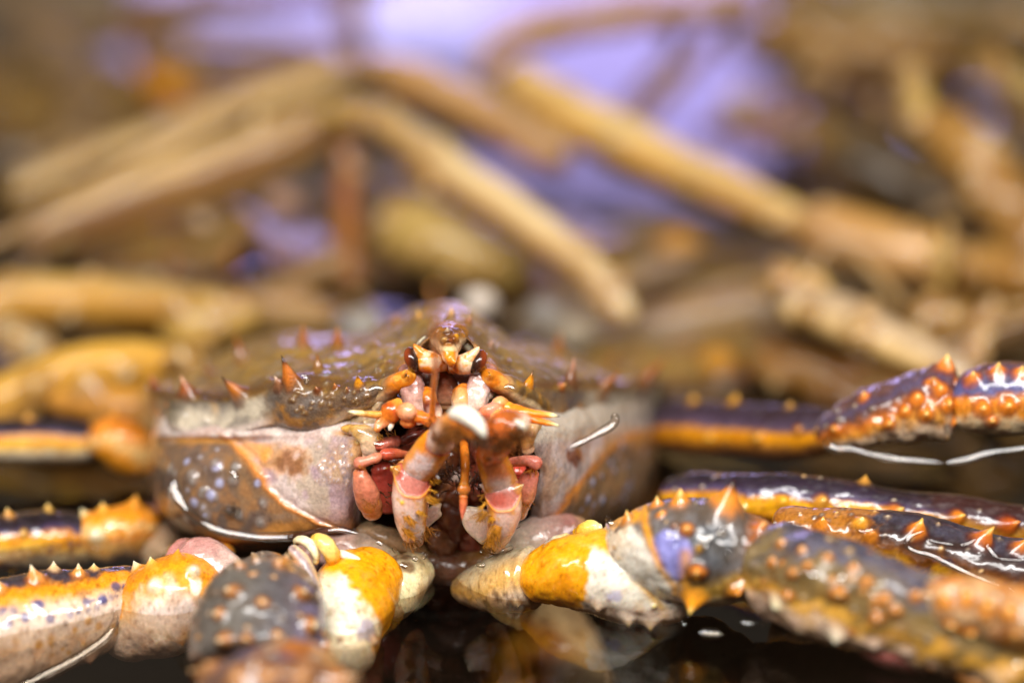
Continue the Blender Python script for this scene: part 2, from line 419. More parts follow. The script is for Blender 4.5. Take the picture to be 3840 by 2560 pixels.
sp = [(577,1455,.075,.05,(-.25,1,.3),'#c07a50','#7a3a12'), (705,1465,.085,.055,(-.35,.9,.4),'#d0a080','#8a4512'), (893,1478,.12,.06,(-.6,.75,.5),DK,'#b06418'),
      (1092,1432,.12,.055,(-.35,1,.3),DK,'#b8641c'), (1040,1445,.05,.04,(-.2,.8,.5),'#c8a890','#8a5a3a'), (1345,1446,.06,.034,(-.05,.8,.6),DK,'#d88c14'),
      (1255,1452,.03,.022,(-.1,.6,.6),'#c87a20','#8a4a14'),(1300,1462,.025,.02,(0,.5,.7),'#c88a40','#8a4a14'),(1190,1465,.03,.024,(-.2,.5,.6),'#a86a3a','#5a2a10'),
      (1525,1409,.05,.040,(.1,.1,1),DK,'#cc7a18','#b86a14'), (1835,1402,.05,.040,(0,.15,1),DK,'#cc7a18','#b86a14'),
      (1993,1448,.075,.04,(.2,.95,.4),DK,'#e08c14'), (2112,1448,.04,.03,(.3,.3,.6),'#d89a50','#a85c18'), (2148,1425,.11,.05,(.1,1,.2),'#c08a70','#7a4a2a'),
      (2268,1472,.13,.06,(.6,.75,.2),'#c8742a','#a8601c'), (2415,1455,.19,.08,(.6,.8,.1),'#b8682a','#9a5418'),
      (905,1350,.13,.05,(-.25,1,0),'#b06a30','#7a4218'), (1132,1290,.10,.05,(0,1,0),'#b8784a','#8a4a1c'), (1260,1290,.09,.05,(.05,1,.1),'#b8784a','#8a4a1c'),
      (1186,1372,.07,.035,(0,1,.3),'#6a3a1c','#8a5a2a'), (1480,1198,.04,.035,(-.2,1,.4),'#c89a70','#a8743a'), (1561,1185,.045,.035,(-.05,1,.5),'#d8b070','#b8863a'),
      (1692,1176,.045,.035,(.05,1,.5),'#e0b070','#b8863a'), (1762,1200,.035,.03,(.3,1,.3),'#b88a70','#8a5a3a'), (2105,1312,.10,.05,(0,1,.1),'#b0621c','#8a4a1c'),
      (1400,1290,.03,.03,(-.1,1,.4),'#9a7a50','#7a5a30'), (1850,1300,.04,.035,(.2,1,.4),'#b08a78','#8a6a58'), (1440,1350,.02,.03,(0,.7,.7),'#9a8050','#7a5a30'),
      (1900,1345,.025,.03,(.1,.8,.6),'#9a8050','#7a5a30'), (780,1395,.07,.04,(-.2,1,0),'#8a5a30','#6a3a18'), (2310,1350,.09,.05,(.3,1,0),'#a05a24','#7a4218')]
V, colr = spikes(V, colr, sp)
rng = np.random.default_rng(8)
small = []
for k in range(36):
    x = rng.uniform(700, 2300); small.append((x, rng.uniform(1210, 1400) if 1450 < x < 1800 else rng.uniform(1300, 1440), rng.uniform(.006, .016), rng.uniform(.012, .024), (0, .7, .7), '#8c8270', '#6e5638', '#5a4228'))
for k in range(40):
    x = rng.uniform(1080, 1380); small.append((x, rng.uniform(1455, 1560), rng.uniform(.004, .01), rng.uniform(.01, .018), (0, .4, .9), '#9a8a70', '#7a5a34', '#5a3a20'))
V, colr = spikes(V, colr, small, power=1.0)
CAR_V = V
carapace = mesh_obj('carapace', V, grid_faces(190, 460, False), colr, 'granular_shell', crab)

# --- cheeks (side walls of the body below the carapace edge)
def cheek(rows, name, side):
    ctl = np.array(rows, float)
    if side < 0: ctl[..., 2] = flat(ctl[..., 2], ctl[..., 0])
    A = np.swapaxes(crom(np.swapaxes(crom(ctl, 150), 0, 1), 220), 0, 1)
    V = P(A[..., 0], A[..., 1], A[..., 2]); V0 = V.copy()
    gx = np.gradient(V, axis=1); gy = np.gradient(V, axis=0); nrm = np.cross(gy, gx); nrm /= np.linalg.norm(nrm, axis=2)[..., None] + 1e-9
    V = V + nrm * (0.008 * fbm(V0, 12, 41, 3))[..., None]
    x = A[..., 0]; y = A[..., 1]
    n1 = fbm(V0, 7, 21, 3); n2 = fbm(V0, 24, 22, 3)
    return A, V, V0, x, y, n1, n2
rows_l = [
 [(590,1550,1.12),(620,1560,.95),(720,1570,.78),(880,1570,.55),(1050,1560,.37),(1200,1560,.27),(1320,1565,.2),(1415,1580,.1)],
 [(572,1622,1.0),(604,1624,.86),(714,1624,.65),(880,1624,.425),(1050,1620,.285),(1200,1615,.2),(1320,1612,.11),(1415,1612,.03)],
 [(560,1680,1.25),(590,1675,.95),(700,1670,.68),(880,1665,.45),(1050,1660,.28),(1200,1655,.17),(1320,1655,.08),(1405,1660,.04)],
 [(548,1780,1.2),(575,1775,.9),(680,1770,.62),(870,1765,.4),(1040,1765,.24),(1190,1760,.13),(1300,1755,.08),(1352,1755,.14)],
 [(555,1860,1.2),(590,1865,.88),(690,1870,.6),(860,1870,.4),(1030,1870,.25),(1180,1870,.15),(1300,1865,.12),(1352,1860,.22)],
 [(600,1930,1.2),(635,1940,.9),(725,1955,.60),(870,1965,.41),(1030,1965,.27),(1180,1955,.17),(1300,1950,.15),(1352,1945,.3)],
 [(680,1990,1.2),(715,2005,.95),(790,2025,.64),(890,2035,.46),(1030,2025,.33),(1180,2000,.24),(1300,1995,.22),(1352,1990,.4)],
 [(760,2010,1.3),(790,2030,1.15),(840,2050,.82),(910,2060,.68),(1040,2052,.58),(1180,2022,.45),(1300,2012,.42),(1352,2000,.6)]]
A, V, V0, x, y, n1, n2 = cheek(rows_l, 'cheek', -1)
base = mix(c('#7c5f44'), c('#5f4e44'), sstep(-.3, .3, n1)); base = mix(base, c('#8f6238'), 0.6 * sstep(0, .4, n2)); base = mix(base, c('#4a3a34'), .6 * sstep(.1, .45, -n2))
# pinkish front panel, divided by an orange suture that runs down towards the mouth
sx = np.interp(y, [1600, 1670, 1760, 1830, 1900, 1960, 2010], [800, 880, 960, 1000, 1075, 1190, 1330]) + 16 * n2
panel = sstep(-14, 14, x - sx)
pc = mix(c('#c2aea6'), c('#a0868a'), sstep(-.3, .3, n1 + .5 * n2)); pc = mix(pc, c('#a89680'), .8 * sstep(.0, .3, fbm(V0, 14, 57))); pc = mix(pc, c('#a8806e'), .6 * sstep(1880, 1980, y + 40 * n1)); pc = mix(pc, mix(c('#857478'), c('#b08a64'), sstep(-.2, .2, n2)), .85 * sstep(1.0, 0.0, ((x - 1270) / 80) ** 2 + ((y - 1740) / 110) ** 2 + .6 * n2))
pc = mix(pc, c('#c08038'), 0.6 * sstep(1.3, .2, ((x - 1060) / 110) ** 2 + ((y - 1725) / 85) ** 2 + 1.0 * n2)); pc = mix(pc, c('#6a3a18'), 0.75 * sstep(1.0, .0, ((x - 1090) / 80) ** 2 + ((y - 1735) / 62) ** 2 + 1.4 * n2))
pc = mix(pc, c('#d58a34'), 0.75 * sstep(1.0, .2, ((x - 950) / 90) ** 2 + ((y - 1690) / 45) ** 2 + .7 * n2))
pc = mix(pc, c('#cf9a5a'), 0.8 * sstep(1290, 1330, x + 25 * n1) * sstep(1800, 1700, y))
colr = mix(base, pc, panel)
colr = mix(colr, c('#d0843a'), 0.9 * np.exp(-((x - sx) / 18) ** 2)); V = V - FWD * (.006 * np.exp(-((x - sx) / 15) ** 2) - .006 * np.exp(-((x - sx - 34) / 12) ** 2))[..., None]
top = sstep(1662, 1632, y + 34 * n1 + 14 * n2); colr = mix(colr, mix(c('#c4b2a8'), c('#ad948a'), sstep(-.2, .3, n2)), top)
colr = mix(colr, c('#d0944a'), 0.85 * np.exp(-((y - 1650 - 10 * n1) / 11) ** 2) * sstep(980, 860, x + 40 * n1))
colr = mix(colr, c('#d39848'), 0.9 * np.exp(-((y - 1622 - 6 * n1) / 10) ** 2) * sstep(1230, 1300, x))
colr = mix(colr, c('#c07028'), 0.7 * sstep(2000, 2045, y + 15 * n1))
colr = mix(colr, c('#b87a34'), .7 * sstep(1940, 1975, y + 20 * n2) * sstep(930, 1000, x))
bumps = []
rng = np.random.default_rng(3)
for k in range(40):
    bx, by = rng.uniform(600, 1000), rng.uniform(1680, 2010)
    if bx > np.interp(by, [1670, 1760, 1830, 1900, 2010], [860, 940, 980, 1050, 1150]): continue
    r = rng.uniform(.012, .03); w = '#9c9cb8' if rng.random() < .45 else '#8a847e'
    bumps.append((bx, by, r * .32, r * 1.5, (-.2, .2, 1), w, w if rng.random() < .5 else '#7c7068', '#6a564a'))
for k in range(30):
    bx, by = rng.uniform(1170, 1320), rng.uniform(1670, 1820); r = rng.uniform(.006, .013)
    bumps.append((bx, by, r * .5, r * 1.4, (0, .2, 1), '#b4a8ac', '#a8928a', '#b89880'))
bumps += [(1341,1652,.022,.02,(.2,.2,1),'#e8d8a0','#e0c080','#d0903a'), (1363,1662,.016,.016,(.2,.2,1),'#e8d8c0','#e0c8a0','#d0a060')]
V, colr = spikes(V, colr, bumps, power=1.1)
CHK_V = V
mesh_obj('cheek', V, grid_faces(150, 220, False)[:, ::-1], colr, 'glassy_shell', crab)

rows_r = [
 [(1985,1570,.14),(2060,1545,.3),(2140,1530,.46),(2230,1520,.68),(2330,1510,1.0),(2420,1500,1.42),(2462,1490,1.75)],
 [(1985,1610,.05),(2058,1604,.17),(2136,1595,.33),(2226,1585,.58),(2330,1578,.94),(2422,1570,1.39),(2466,1565,1.74)],
 [(1990,1660,.04),(2055,1655,.14),(2130,1650,.3),(2220,1640,.55),(2325,1632,.9),(2425,1625,1.35),(2470,1620,1.75)],
 [(2025,1755,.16),(2065,1755,.16),(2130,1755,.28),(2215,1750,.5),(2320,1745,.85),(2430,1740,1.3),(2475,1738,1.75)],
 [(2005,1860,.24),(2050,1865,.2),(2115,1870,.28),(2200,1870,.48),(2310,1865,.8),(2420,1850,1.3),(2462,1845,1.75)],
 [(1985,1945,.34),(2030,1955,.28),(2095,1960,.36),(2180,1965,.55),(2285,1955,.9),(2390,1935,1.35),(2435,1925,1.75)],
 [(1960,2000,.5),(2010,2010,.42),(2080,2015,.5),(2165,2015,.7),(2260,2005,1.0),(2350,1990,1.4),(2400,1980,1.8)]]
A, V, V0, x, y, n1, n2 = cheek(rows_r, 'cheek', 1)
base = mix(c('#8a6a4a'), c('#75604e'), sstep(-.3, .3, n1)); base = mix(base, c('#9a6a40'), 0.6 * sstep(0, .4, n2))
sx = np.interp(y, [1600, 1670, 1760, 1830, 1900, 1990], [2420, 2300, 2220, 2160, 2110, 2030]) + 16 * n2
panel = sstep(14, -14, x - sx)
pc = mix(c('#b4a29c'), c('#8c7a74'), sstep(-.3, .3, n1 + .5 * n2)); pc = mix(pc, c('#a8804c'), .5 * sstep(.05, .35, fbm(V0, 12, 58))); pc = mix(pc, c('#6e3010'), 0.85 * sstep(1.0, .3, ((x - 2150) / 45) ** 2 + ((y - 1715) / 40) ** 2 + 1.2 * n2))
pc = mix(pc, c('#8a6a58'), .7 * np.exp(-((x - 2062 - 20 * n1) / 18) ** 2))
colr = mix(base, pc, panel); colr = mix(colr, c('#c87c30'), 0.9 * np.exp(-((x - sx) / 16) ** 2))
top = sstep(1650, 1620, y + 14 * n1 + (x - 2200) * .15); colr = mix(colr, c('#b8aa9a'), top)
bumps = []
for k in range(34):
    bx, by = rng.uniform(2180, 2440), rng.uniform(1660, 1930)
    if bx < np.interp(by, [1670, 1760, 1900, 2010], [2320, 2250, 2140, 2060]): continue
    r = rng.uniform(.010, .026); bumps.append((bx, by, r * .5, r * 1.5, (.3, .2, 1), '#a4a4cc', '#8c8a98', '#6a564a'))
V, colr = spikes(V, colr, bumps, power=1.1)
CHR_V = V
mesh_obj('cheek', V, grid_faces(150, 220, False)[:, ::-1], colr, 'glassy_shell', crab)

# --- rostrum with knobs
r = Sweep([(1682,1242,.34,.05,.03),(1682,1254,.20,.076,.05),(1683,1272,.09,.062,.055),(1684,1292,.03,.047,.055),(1687,1315,.0,.033,.05),(1690,1345,-.04,.027,.036),(1696,1376,-.06,.014,.018)], 110, 90, (.08, .02))
r.rough(.012, 14, 5); r.rough(.005, 40, 6)
n2 = fbm(r.V, 30, 3)
_, yy, _ = proj(r.V)
r.col = mix(c('#8f5a1a'), c('#5e340f'), sstep(-.2, .3, n2)); r.col = mix(r.col, c('#d9b483'), sstep(1292, 1306, yy + 10 * n2)); r.col = mix(r.col, c('#d98018'), sstep(1312, 1318, yy + 4 * n2))
r.col = mix(r.col, c('#d8b890'), .7 * sstep(.72, .95, np.abs(r.h)) * sstep(1260, 1280, yy))
r.col = mix(r.col, c('#a84f10'), .6 * sstep(1345, 1370, yy + 14 * n2))
r.spike([(1706,1357,.018,.018,(.5,-.2,1),DK,'#d88418','#c87414'), (1667,1273,.035,.024,(-.1,.1,1),'#c8a868','#b88a48','#4a200c'), (1720,1260,.05,.026,(.25,.35,1),DK,'#e0a020','#8a4a10'),
         (1674,1236,.03,.022,(0,.6,.8),'#c8b8a8','#a8907a','#4a240c'), (1690,1275,.02,.016,(.1,.1,1),'#8a4a1c','#7a3a12','#4a200c')], power=1.3)
r.build('rostrum', 'granular_shell', crab)
# pale linings of the eye sockets
for pts in ([(1566,1318,.16,.018,.03),(1588,1290,.14,.026,.03),(1612,1280,.15,.028,.03),(1640,1290,.17,.026,.03),(1652,1318,.18,.02,.03)],
            [(1722,1300,.18,.02,.03),(1735,1284,.16,.026,.03),(1752,1292,.14,.026,.03),(1770,1312,.14,.024,.03),(1788,1330,.16,.016,.03)]):
    q = Sweep([(x, y, d + .05, a * .85, b) for x, y, d, a, b in pts], 40, 24, (.02, .02)); n2 = fbm(q.V, 25, 9); q.col = mix(c('#dcd2b4'), c('#b09068'), .7 * sstep(0, .5, n2)); q.build('eye_socket', 'smooth_shell', crab)

# --- eyes on stalks
def eye(stalk, tipc, ball, axis, flip):
    e = empty('eye_stalk', parent=crab)
    q = Sweep(stalk, 60, 44, (.0, .03)); q.rough(.004, 30, 2); n2 = fbm(q.V, 28, 6); n3 = fbm(q.V, 60, 8)
    q.col = mix(c('#dcb896'), c('#d8801c'), sstep(-.05, .2, n2)); q.col = mix(q.col, c('#9a4810'), .8 * sstep(.25, .5, n2 + .3 * n3)); q.col = mix(q.col, c('#dca048'), .6 * sstep(.1, .5, -n3))
    q.build('stalk', 'smooth_shell', e)
    q = Sweep(tipc, 40, 30, (.0, .01)); n2 = fbm(q.V, 40, 7); q.col = mix(c('#e0b48c'), c('#d47a20'), sstep(-.1, .25, n2)); q.build('stalk_spike', 'smooth_shell', e)
    # cornea: an egg shape, red-brown with a dark inner half
    q = Sweep([(x, y, d, a * 1.0, b * 1.0) for x, y, d, a, b in ball], 64, 56, (.030, .030)); n2 = fbm(q.V, 30, 4)
    x, y, _ = proj(q.V); cxm = 0.5 * (x.min() + x.max()); k = (x - cxm) / (x.max() - x.min()) * 2 * flip
    q.col = ramp(k + .1 * n2, [(-1, c('#96401a')), (-.5, c('#6e2c10')), (-.1, c('#3a1a0e')), (.5, c('#241410')), (1, c('#18100e'))])
    q.build('cornea', 'eye', e)
eye([(1660,1372,.10,.020,.03),(1640,1362,.05,.034,.036),(1612,1358,.02,.042,.042),(1585,1352,.0,.042,.042),(1563,1345,.0,.036,.034)],
    [(1600,1345,.0,.03,.03),(1582,1330,-.012,.027,.028),(1564,1308,-.02,.015,.016),(1551,1289,-.025,.004,.004)],
    [(1536,1308,.02,.012,.012),(1538,1325,.0,.024,.03),(1545,1350,-.012,.0275,.036),(1555,1374,-.005,.021,.028),(1562,1388,.01,.01,.012)], None, 1)
eye([(1700,1380,.10,.020,.03),(1716,1368,.05,.034,.036),(1738,1366,.02,.040,.042),(1760,1362,.0,.041,.042),(1778,1358,.0,.036,.034)],
    [(1748,1354,.0,.03,.03),(1766,1340,-.012,.027,.028),(1784,1318,-.02,.015,.016),(1797,1299,-.025,.004,.004)],
    [(1806,1316,.02,.012,.012),(1803,1334,.0,.025,.03),(1794,1362,-.012,.0275,.036),(1782,1386,-.005,.021,.028),(1774,1398,.01,.01,.012)], None, -1)

# --- orbital ridges: cream bands running from the orbital lobes out under the carapace edge
for pts in ([(1545,1398,.03,.02,.02),(1522,1420,.01,.037,.036),(1480,1441,.055,.040,.05),(1425,1466,.12,.046,.06),(1368,1500,.17,.046,.06),(1312,1536,.22,.038,.05),(1262,1566,.28,.024,.04),(1225,1582,.32,.008,.03)],
            [(1815,1392,.03,.02,.02),(1838,1416,.01,.037,.036),(1880,1441,.055,.040,.05),(1932,1466,.13,.046,.06),(1980,1492,.20,.046,.06),(2025,1520,.30,.036,.05),(2065,1542,.40,.020,.04),(2090,1556,.45,.008,.03)]):
    q = Sweep(pts, 130, 44, (.02, .02)); q.rough(.008, 14, 3); n2 = fbm(q.V, 30, 15); n1 = fbm(q.V, 10, 16)
    lo = q.h if pts[0][0] < 1700 else -q.h
    q.col = mix(c('#c06c14'), c('#dcc398'), sstep(.18, .42, q.t + .12 * n2)); q.col = mix(q.col, c('#d89a3c'), .7 * sstep(.1, .4, n2))
    q.col = mix(q.col, mix(c('#5c4426'), c('#8f6420'), sstep(-.2, .3, n2)), sstep(.32, .0, lo + .4 * n1) * sstep(.2, .36, q.t)); q.col = mix(q.col, c('#a88c64'), sstep(.7, 1, q.t))
    dx = 1530 if pts[0][0] < 1700 else 1834
    q.spike([(dx,1410,.03,.024,(.05,.1,1),DK,'#d08420','#b86a14')], power=1.4)
    q.build('orbital_ridge', 'wet_shell', crab)

# --- face: inner wall, antennal bases
def blob(name, pts, cols, mat, parent, m=50, n=36, cap=(.03, .03), rough=.004, rs=26, seed=1, sq=2.0, ns=24, extra=None, collar=.10, keel=.07):
    q = Sweep(pts, m, n, cap, sq); q.keel(collar, keel, seed); q.rough(rough * 2.2, rs * .6, seed + 1, 2); q.rough(rough * 1.3, rs * 1.5, seed); n2 = fbm(q.V, ns, seed + 5)
    k = len(cols); q.col = ramp(np.clip(q.t + .10 * n2, 0, 1), [(i / max(1, k - 1), c(h)) for i, h in enumerate(cols)])
    n3 = fbm(q.V, ns * 2.3, seed + 9)
    q.col = mix(q.col, q.col * 0.72, sstep(.1, .5, n3)); q.col = mix(q.col, np.minimum(q.col * 1.25 + .02, .9), .7 * sstep(.1, .5, -n3))
    if extra: extra(q)
    return q.build(name, mat, parent)
# dark hollow behind the mouth
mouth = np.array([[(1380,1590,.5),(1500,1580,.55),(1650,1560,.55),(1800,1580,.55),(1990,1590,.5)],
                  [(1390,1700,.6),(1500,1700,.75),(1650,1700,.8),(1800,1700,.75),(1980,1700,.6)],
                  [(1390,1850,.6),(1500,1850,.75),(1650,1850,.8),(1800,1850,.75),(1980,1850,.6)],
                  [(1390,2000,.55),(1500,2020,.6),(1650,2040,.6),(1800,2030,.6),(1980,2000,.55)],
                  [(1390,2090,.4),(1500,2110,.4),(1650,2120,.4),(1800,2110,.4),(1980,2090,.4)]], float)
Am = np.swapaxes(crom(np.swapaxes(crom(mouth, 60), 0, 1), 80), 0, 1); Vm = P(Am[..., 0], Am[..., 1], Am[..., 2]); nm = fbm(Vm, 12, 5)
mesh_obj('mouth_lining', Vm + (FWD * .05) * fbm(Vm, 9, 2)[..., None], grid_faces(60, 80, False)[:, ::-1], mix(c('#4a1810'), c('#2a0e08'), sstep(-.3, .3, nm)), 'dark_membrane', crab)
blob('face_plate', [(1560,1420,.22,.05,.06),(1620,1450,.2,.09,.08),(1690,1462,.2,.10,.08),(1760,1450,.2,.09,.08),(1820,1425,.22,.05,.06)], ['#94645a','#9c7068','#8a5c50','#9c7068','#94645a'], 'flesh', crab, 60, 40)
blob('upper_lip', [(1640,1385,.16,.03,.04),(1668,1420,.13,.034,.04),(1685,1480,.14,.06,.05),(1690,1530,.16,.075,.05)], ['#9a5a28','#7a3a22','#8a5c44','#9a7040'], 'flesh', crab, 50, 36)
# antennal bases
blob('antenna_base', [(1540,1398,.10,.040,.05),(1542,1430,.05,.046,.05),(1552,1480,.04,.046,.05),(1570,1535,.05,.044,.05),(1580,1560,.08,.035,.04)], ['#8a5a50','#8f6258','#9c7268','#b08a7c','#c8a898','#c0762c'], 'flesh', crab, 70, 44, (.02, .02), sq=3.2)
blob('antenna_base', [(1508,1438,.08,.025,.03),(1512,1458,.06,.027,.035),(1530,1480,.06,.025,.03)], ['#8f6a60','#a88478','#94705c'], 'flesh', crab)
blob('antenna_base', [(1600,1465,.06,.028,.04),(1608,1500,.03,.032,.045),(1622,1545,.03,.036,.045),(1640,1580,.05,.03,.04)], ['#8a3c10','#c07018','#5a1c0c','#d8b8a0','#d89a30'], 'smooth_shell', crab)
blob('antenna_base', [(1818,1398,.10,.036,.05),(1806,1432,.05,.044,.05),(1790,1470,.03,.046,.05),(1780,1512,.03,.046,.05),(1778,1555,.05,.040,.05)], ['#8a5a50','#96685c','#a8847a','#c8b0a4','#d0b4a0','#b88040'], 'flesh', crab, 70, 44, (.02, .02), sq=3.2)
blob('antenna_base', [(1740,1462,.06,.032,.04),(1732,1495,.02,.038,.05),(1726,1530,.02,.034,.05),(1716,1560,.05,.03,.04)], ['#7a3010','#b86818','#c89860','#dcc4a8','#6a2410','#d88c20'], 'smooth_shell', crab)
blob('antenna_base', [(1830,1450,.07,.022,.03),(1826,1475,.05,.024,.03),(1806,1500,.04,.02,.03)], ['#94705c','#b09484','#a07c64'], 'flesh', crab)
# folds between carapace rim and cheek
for k, pts in enumerate(([(1480,1490,.12,.014,.02),(1455,1492,.10,.016,.02),(1425,1510,.10,.016,.02),(1395,1545,.12,.013,.02)],
            [(1440,1520,.14,.022,.03),(1400,1545,.14,.024,.03),(1350,1575,.18,.022,.03),(1300,1590,.22,.018,.03)],
            [(1470,1530,.12,.025,.03),(1420,1570,.12,.028,.03),(1370,1590,.15,.024,.03)],
            [(1860,1480,.12,.014,.02),(1890,1490,.10,.016,.02),(1920,1505,.12,.014,.02),(1950,1530,.16,.012,.02)],
            [(1900,1520,.16,.024,.03),(1950,1550,.18,.026,.03),(2010,1580,.26,.022,.03)],
            [(1960,1580,.14,.03,.04),(1990,1610,.14,.03,.04),(2010,1650,.16,.025,.04)])):
    blob('cheek_fold', pts, ['#8f7868','#b39a80','#9a8468','#a88a60'], 'flesh', crab, 40, 24, (.02, .02), seed=k + 3)
# plate at the corner of the mouth
blob('mouth_corner', [(1290,1604,.14,.014,.03),(1345,1618,.07,.028,.04),(1385,1646,.03,.042,.035),(1388,1690,.04,.034,.03),(1374,1728,.07,.014,.02)], ['#c8913c','#d0a050','#cfae84','#c8a890','#b88058'], 'smooth_shell', crab, 60, 30)
blob('mouth_corner', [(2010,1590,.12,.02,.03),(1990,1610,.06,.030,.04),(1975,1650,.06,.026,.035),(1985,1700,.08,.024,.03)], ['#d09a48','#d8b080','#b07838','#c8a088'], 'smooth_shell', crab, 60, 30)

# --- antennae
an = empty('antenna', parent=crab)
OR = ['#d87018','#dc7c20','#d06014','#e08c30']
blob('peduncle', [(1645,1588,.0,.02,.02),(1615,1576,-.08,.026,.026),(1580,1566,-.08,.024,.026),(1550,1556,-.06,.027,.03)], ['#dc7a1c','#e08a38','#d86e1c','#dc8030'], 'smooth_shell', an, 40, 30)
blob('peduncle_joint', [(1562,1550,-.08,.018,.02),(1543,1546,-.09,.029,.03),(1518,1543,-.08,.030,.03),(1498,1552,-.06,.02,.02)], ['#d88040','#e0a078','#d88a58','#d07020'], 'flesh', an, 40, 30)
blob('peduncle_lobe', [(1562,1578,-.04,.018,.02),(1535,1582,-.05,.020,.025),(1505,1572,-.04,.018,.02)], ['#d07038','#dc8040','#cc6a28'], 'flesh', an, 40, 30)
blob('antenna_scale', [(1508,1514,-.02,.02,.02),(1490,1518,-.03,.028,.03),(1466,1542,-.05,.036,.03),(1440,1568,-.05,.026,.025),(1422,1595,-.06,.015,.015),(1407,1618,-.07,.004,.005)], ['#d88420','#dc8c30','#a8440f','#dc7c24','#e09870','#d08030'], 'smooth_shell', an, 60, 36, (.02, .0))
blob('antenna_scale', [(1460,1552,-.05,.024,.02),(1430,1555,-.06,.016,.015),(1390,1553,-.08,.013,.012),(1345,1549,-.1,.011,.010),(1318,1545,-.11,.007,.007),(1300,1542,-.12,.0015,.0015)], ['#d87a20','#dc8a34','#dc9440','#e0a048','#e8cc90','#e4d4a8','#2a1408'], 'smooth_shell', an, 70, 30, (.02, .0), rough=.001)
blob('antenna_scale', [(1470,1582,-.04,.014,.014),(1464,1600,-.05,.009,.009),(1462,1614,-.05,.003,.003)], ['#dc9050','#e8dcc8','#e8dcc8'], 'smooth_shell', an, 24, 20, (.01, 0), rough=.001)
blob('flagellum', [(1630,1592,-.08,.018,.018),(1622,1565,-.11,.014,.014),(1622,1520,-.16,.0105,.0105),(1626,1450,-.26,.0095,.0095),(1632,1390,-.38,.0092,.0092),(1630,1300,-.62,.0085,.0085),(1628,1200,-1.0,.008,.008),(1628,1080,-1.6,.007,.007)], ['#dc6c18','#e88a30','#f0943c','#f0943c','#ec9a40'], 'smooth_shell', an, 140, 20, (.01, 0), rough=.001)
an = empty('antenna', parent=crab)
blob('peduncle', [(1835,1572,.0,.02,.025),(1828,1550,-.04,.034,.036),(1848,1535,-.06,.04,.04),(1872,1545,-.05,.032,.034),(1882,1565,-.03,.02,.025)], ['#c85a20','#d86c28','#d88068','#d87a30','#c86018'], 'flesh', an, 50, 36, rough=.010, rs=20)
blob('peduncle_joint', [(1845,1585,-.07,.016,.02),(1858,1568,-.09,.020,.022),(1880,1560,-.08,.020,.022),(1890,1575,-.06,.014,.016)], ['#c85824','#d88a50','#dc7c30','#c86028'], 'flesh', an, 40, 30)
blob('peduncle_lobe', [(1850,1525,-.03,.02,.025),(1868,1512,-.04,.024,.03),(1892,1516,-.04,.022,.025),(1905,1528,-.04,.016,.02)], ['#d07a40','#d89868','#dc8c40','#d87820'], 'smooth_shell', an, 40, 30)
blob('antenna_scale', [(1885,1522,-.03,.018,.02),(1915,1532,-.05,.024,.022),(1960,1545,-.08,.022,.02),(2010,1550,-.1,.014,.014),(2055,1556,-.12,.0095,.010),(2085,1559,-.13,.005,.005),(2101,1561,-.135,.001,.001)], ['#dc8424','#dc8a24','#d87014','#dc8018','#e0a04c','#e8d49c','#201008'], 'smooth_shell', an, 80, 30, (.02, 0), rough=.0015)
blob('antenna_scale', [(1895,1545,-.03,.018,.02),(1930,1557,-.06,.022,.02),(1975,1567,-.09,.018,.018),(2020,1578,-.11,.013,.013),(2060,1588,-.13,.010,.010),(2085,1593,-.135,.006,.006),(2100,1597,-.14,.001,.001)], ['#d8741c','#a8380c','#b84c10','#d86c14','#dc8420','#e8d49c','#201008'], 'smooth_shell', an, 80, 30, (.02, 0), rough=.0015)

# --- third maxillipeds (mouth legs): broad lower plate with a flesh window, upper joint, hairy tip
def window(q, cxp, cyp, a, b, ang):
    x, y, d = proj(q.V); dx, dy = x - cxp, y - cyp; ca, sa = math.cos(ang), math.sin(ang)
    u = (dx * ca + dy * sa) / a; v = (-dx * sa + dy * ca) / b
    # shield outline: wide at the top, pointed below
    r = np.sqrt((u / np.clip(1.0 - 0.42 * np.clip(v, -1, 1), .3, 2)) ** 4 + v ** 4) ** 0.5
    w = sstep(1.0, .93, r) * (q.f > 0)
    rim = np.exp(-((r - 1.04) / .10) ** 2) * (q.f > 0)
    q.col = mix(q.col, c('#d8881c'), .85 * rim)
    n = fbm(q.V, 20, 3)
    fl = mix(c('#b45848'), c('#c27a6c'), sstep(-.3, .4, n)); fl = mix(fl, c('#d8bcb0'), .75 * np.exp(-((u) / .28) ** 2 - ((v + .62) / .32) ** 2))
    q.col = mix(q.col, fl, w)
    q.V = q.V + FWD * (0.012 * w - .006 * rim)[..., None]
mx = empty('mouth_leg', parent=crab)
q = Sweep([(1558,1752,-.02,.068,.06),(1550,1790,-.05,.073,.07),(1541,1860,-.05,.070,.075),(1540,1930,-.02,.062,.07),(1548,1985,.02,.050,.06),(1560,2030,.08,.03,.04)], 120, 80, (.02, .03), 2.3); q.rough(.005, 14, 4)
n2 = fbm(q.V, 16, 5); n3 = fbm(q.V, 40, 6)
q.col = mix(c('#d8bcae'), c('#cfa694'), sstep(-.3, .3, n2)); q.col = mix(q.col, c('#d48820'), .9 * sstep(.50, .80, q.h + .3 * n2)); q.col = mix(q.col, c('#d48820'), .8 * sstep(.80, .97, -q.h + .1 * n2) * sstep(.4, .2, q.t))
q.col = mix(q.col, c('#c88a2c'), .7 * sstep(.25, .5, n3)); window(q, 1552, 1800, 72, 62, .12)
q.spike([(1620,1786,.03,.03,(.9,.5,.3),'#e0ccc0','#dcc0b0','#d89a50'), (1483,1762,.03,.03,(-.9,.7,.3),'#e0c8a0','#d8a050','#d08828'), (1508,1884,.008,.014,(-.2,.2,1),'#e8c040','#e0b030','#d8a860')])
q.build('merus', 'flesh', mx)
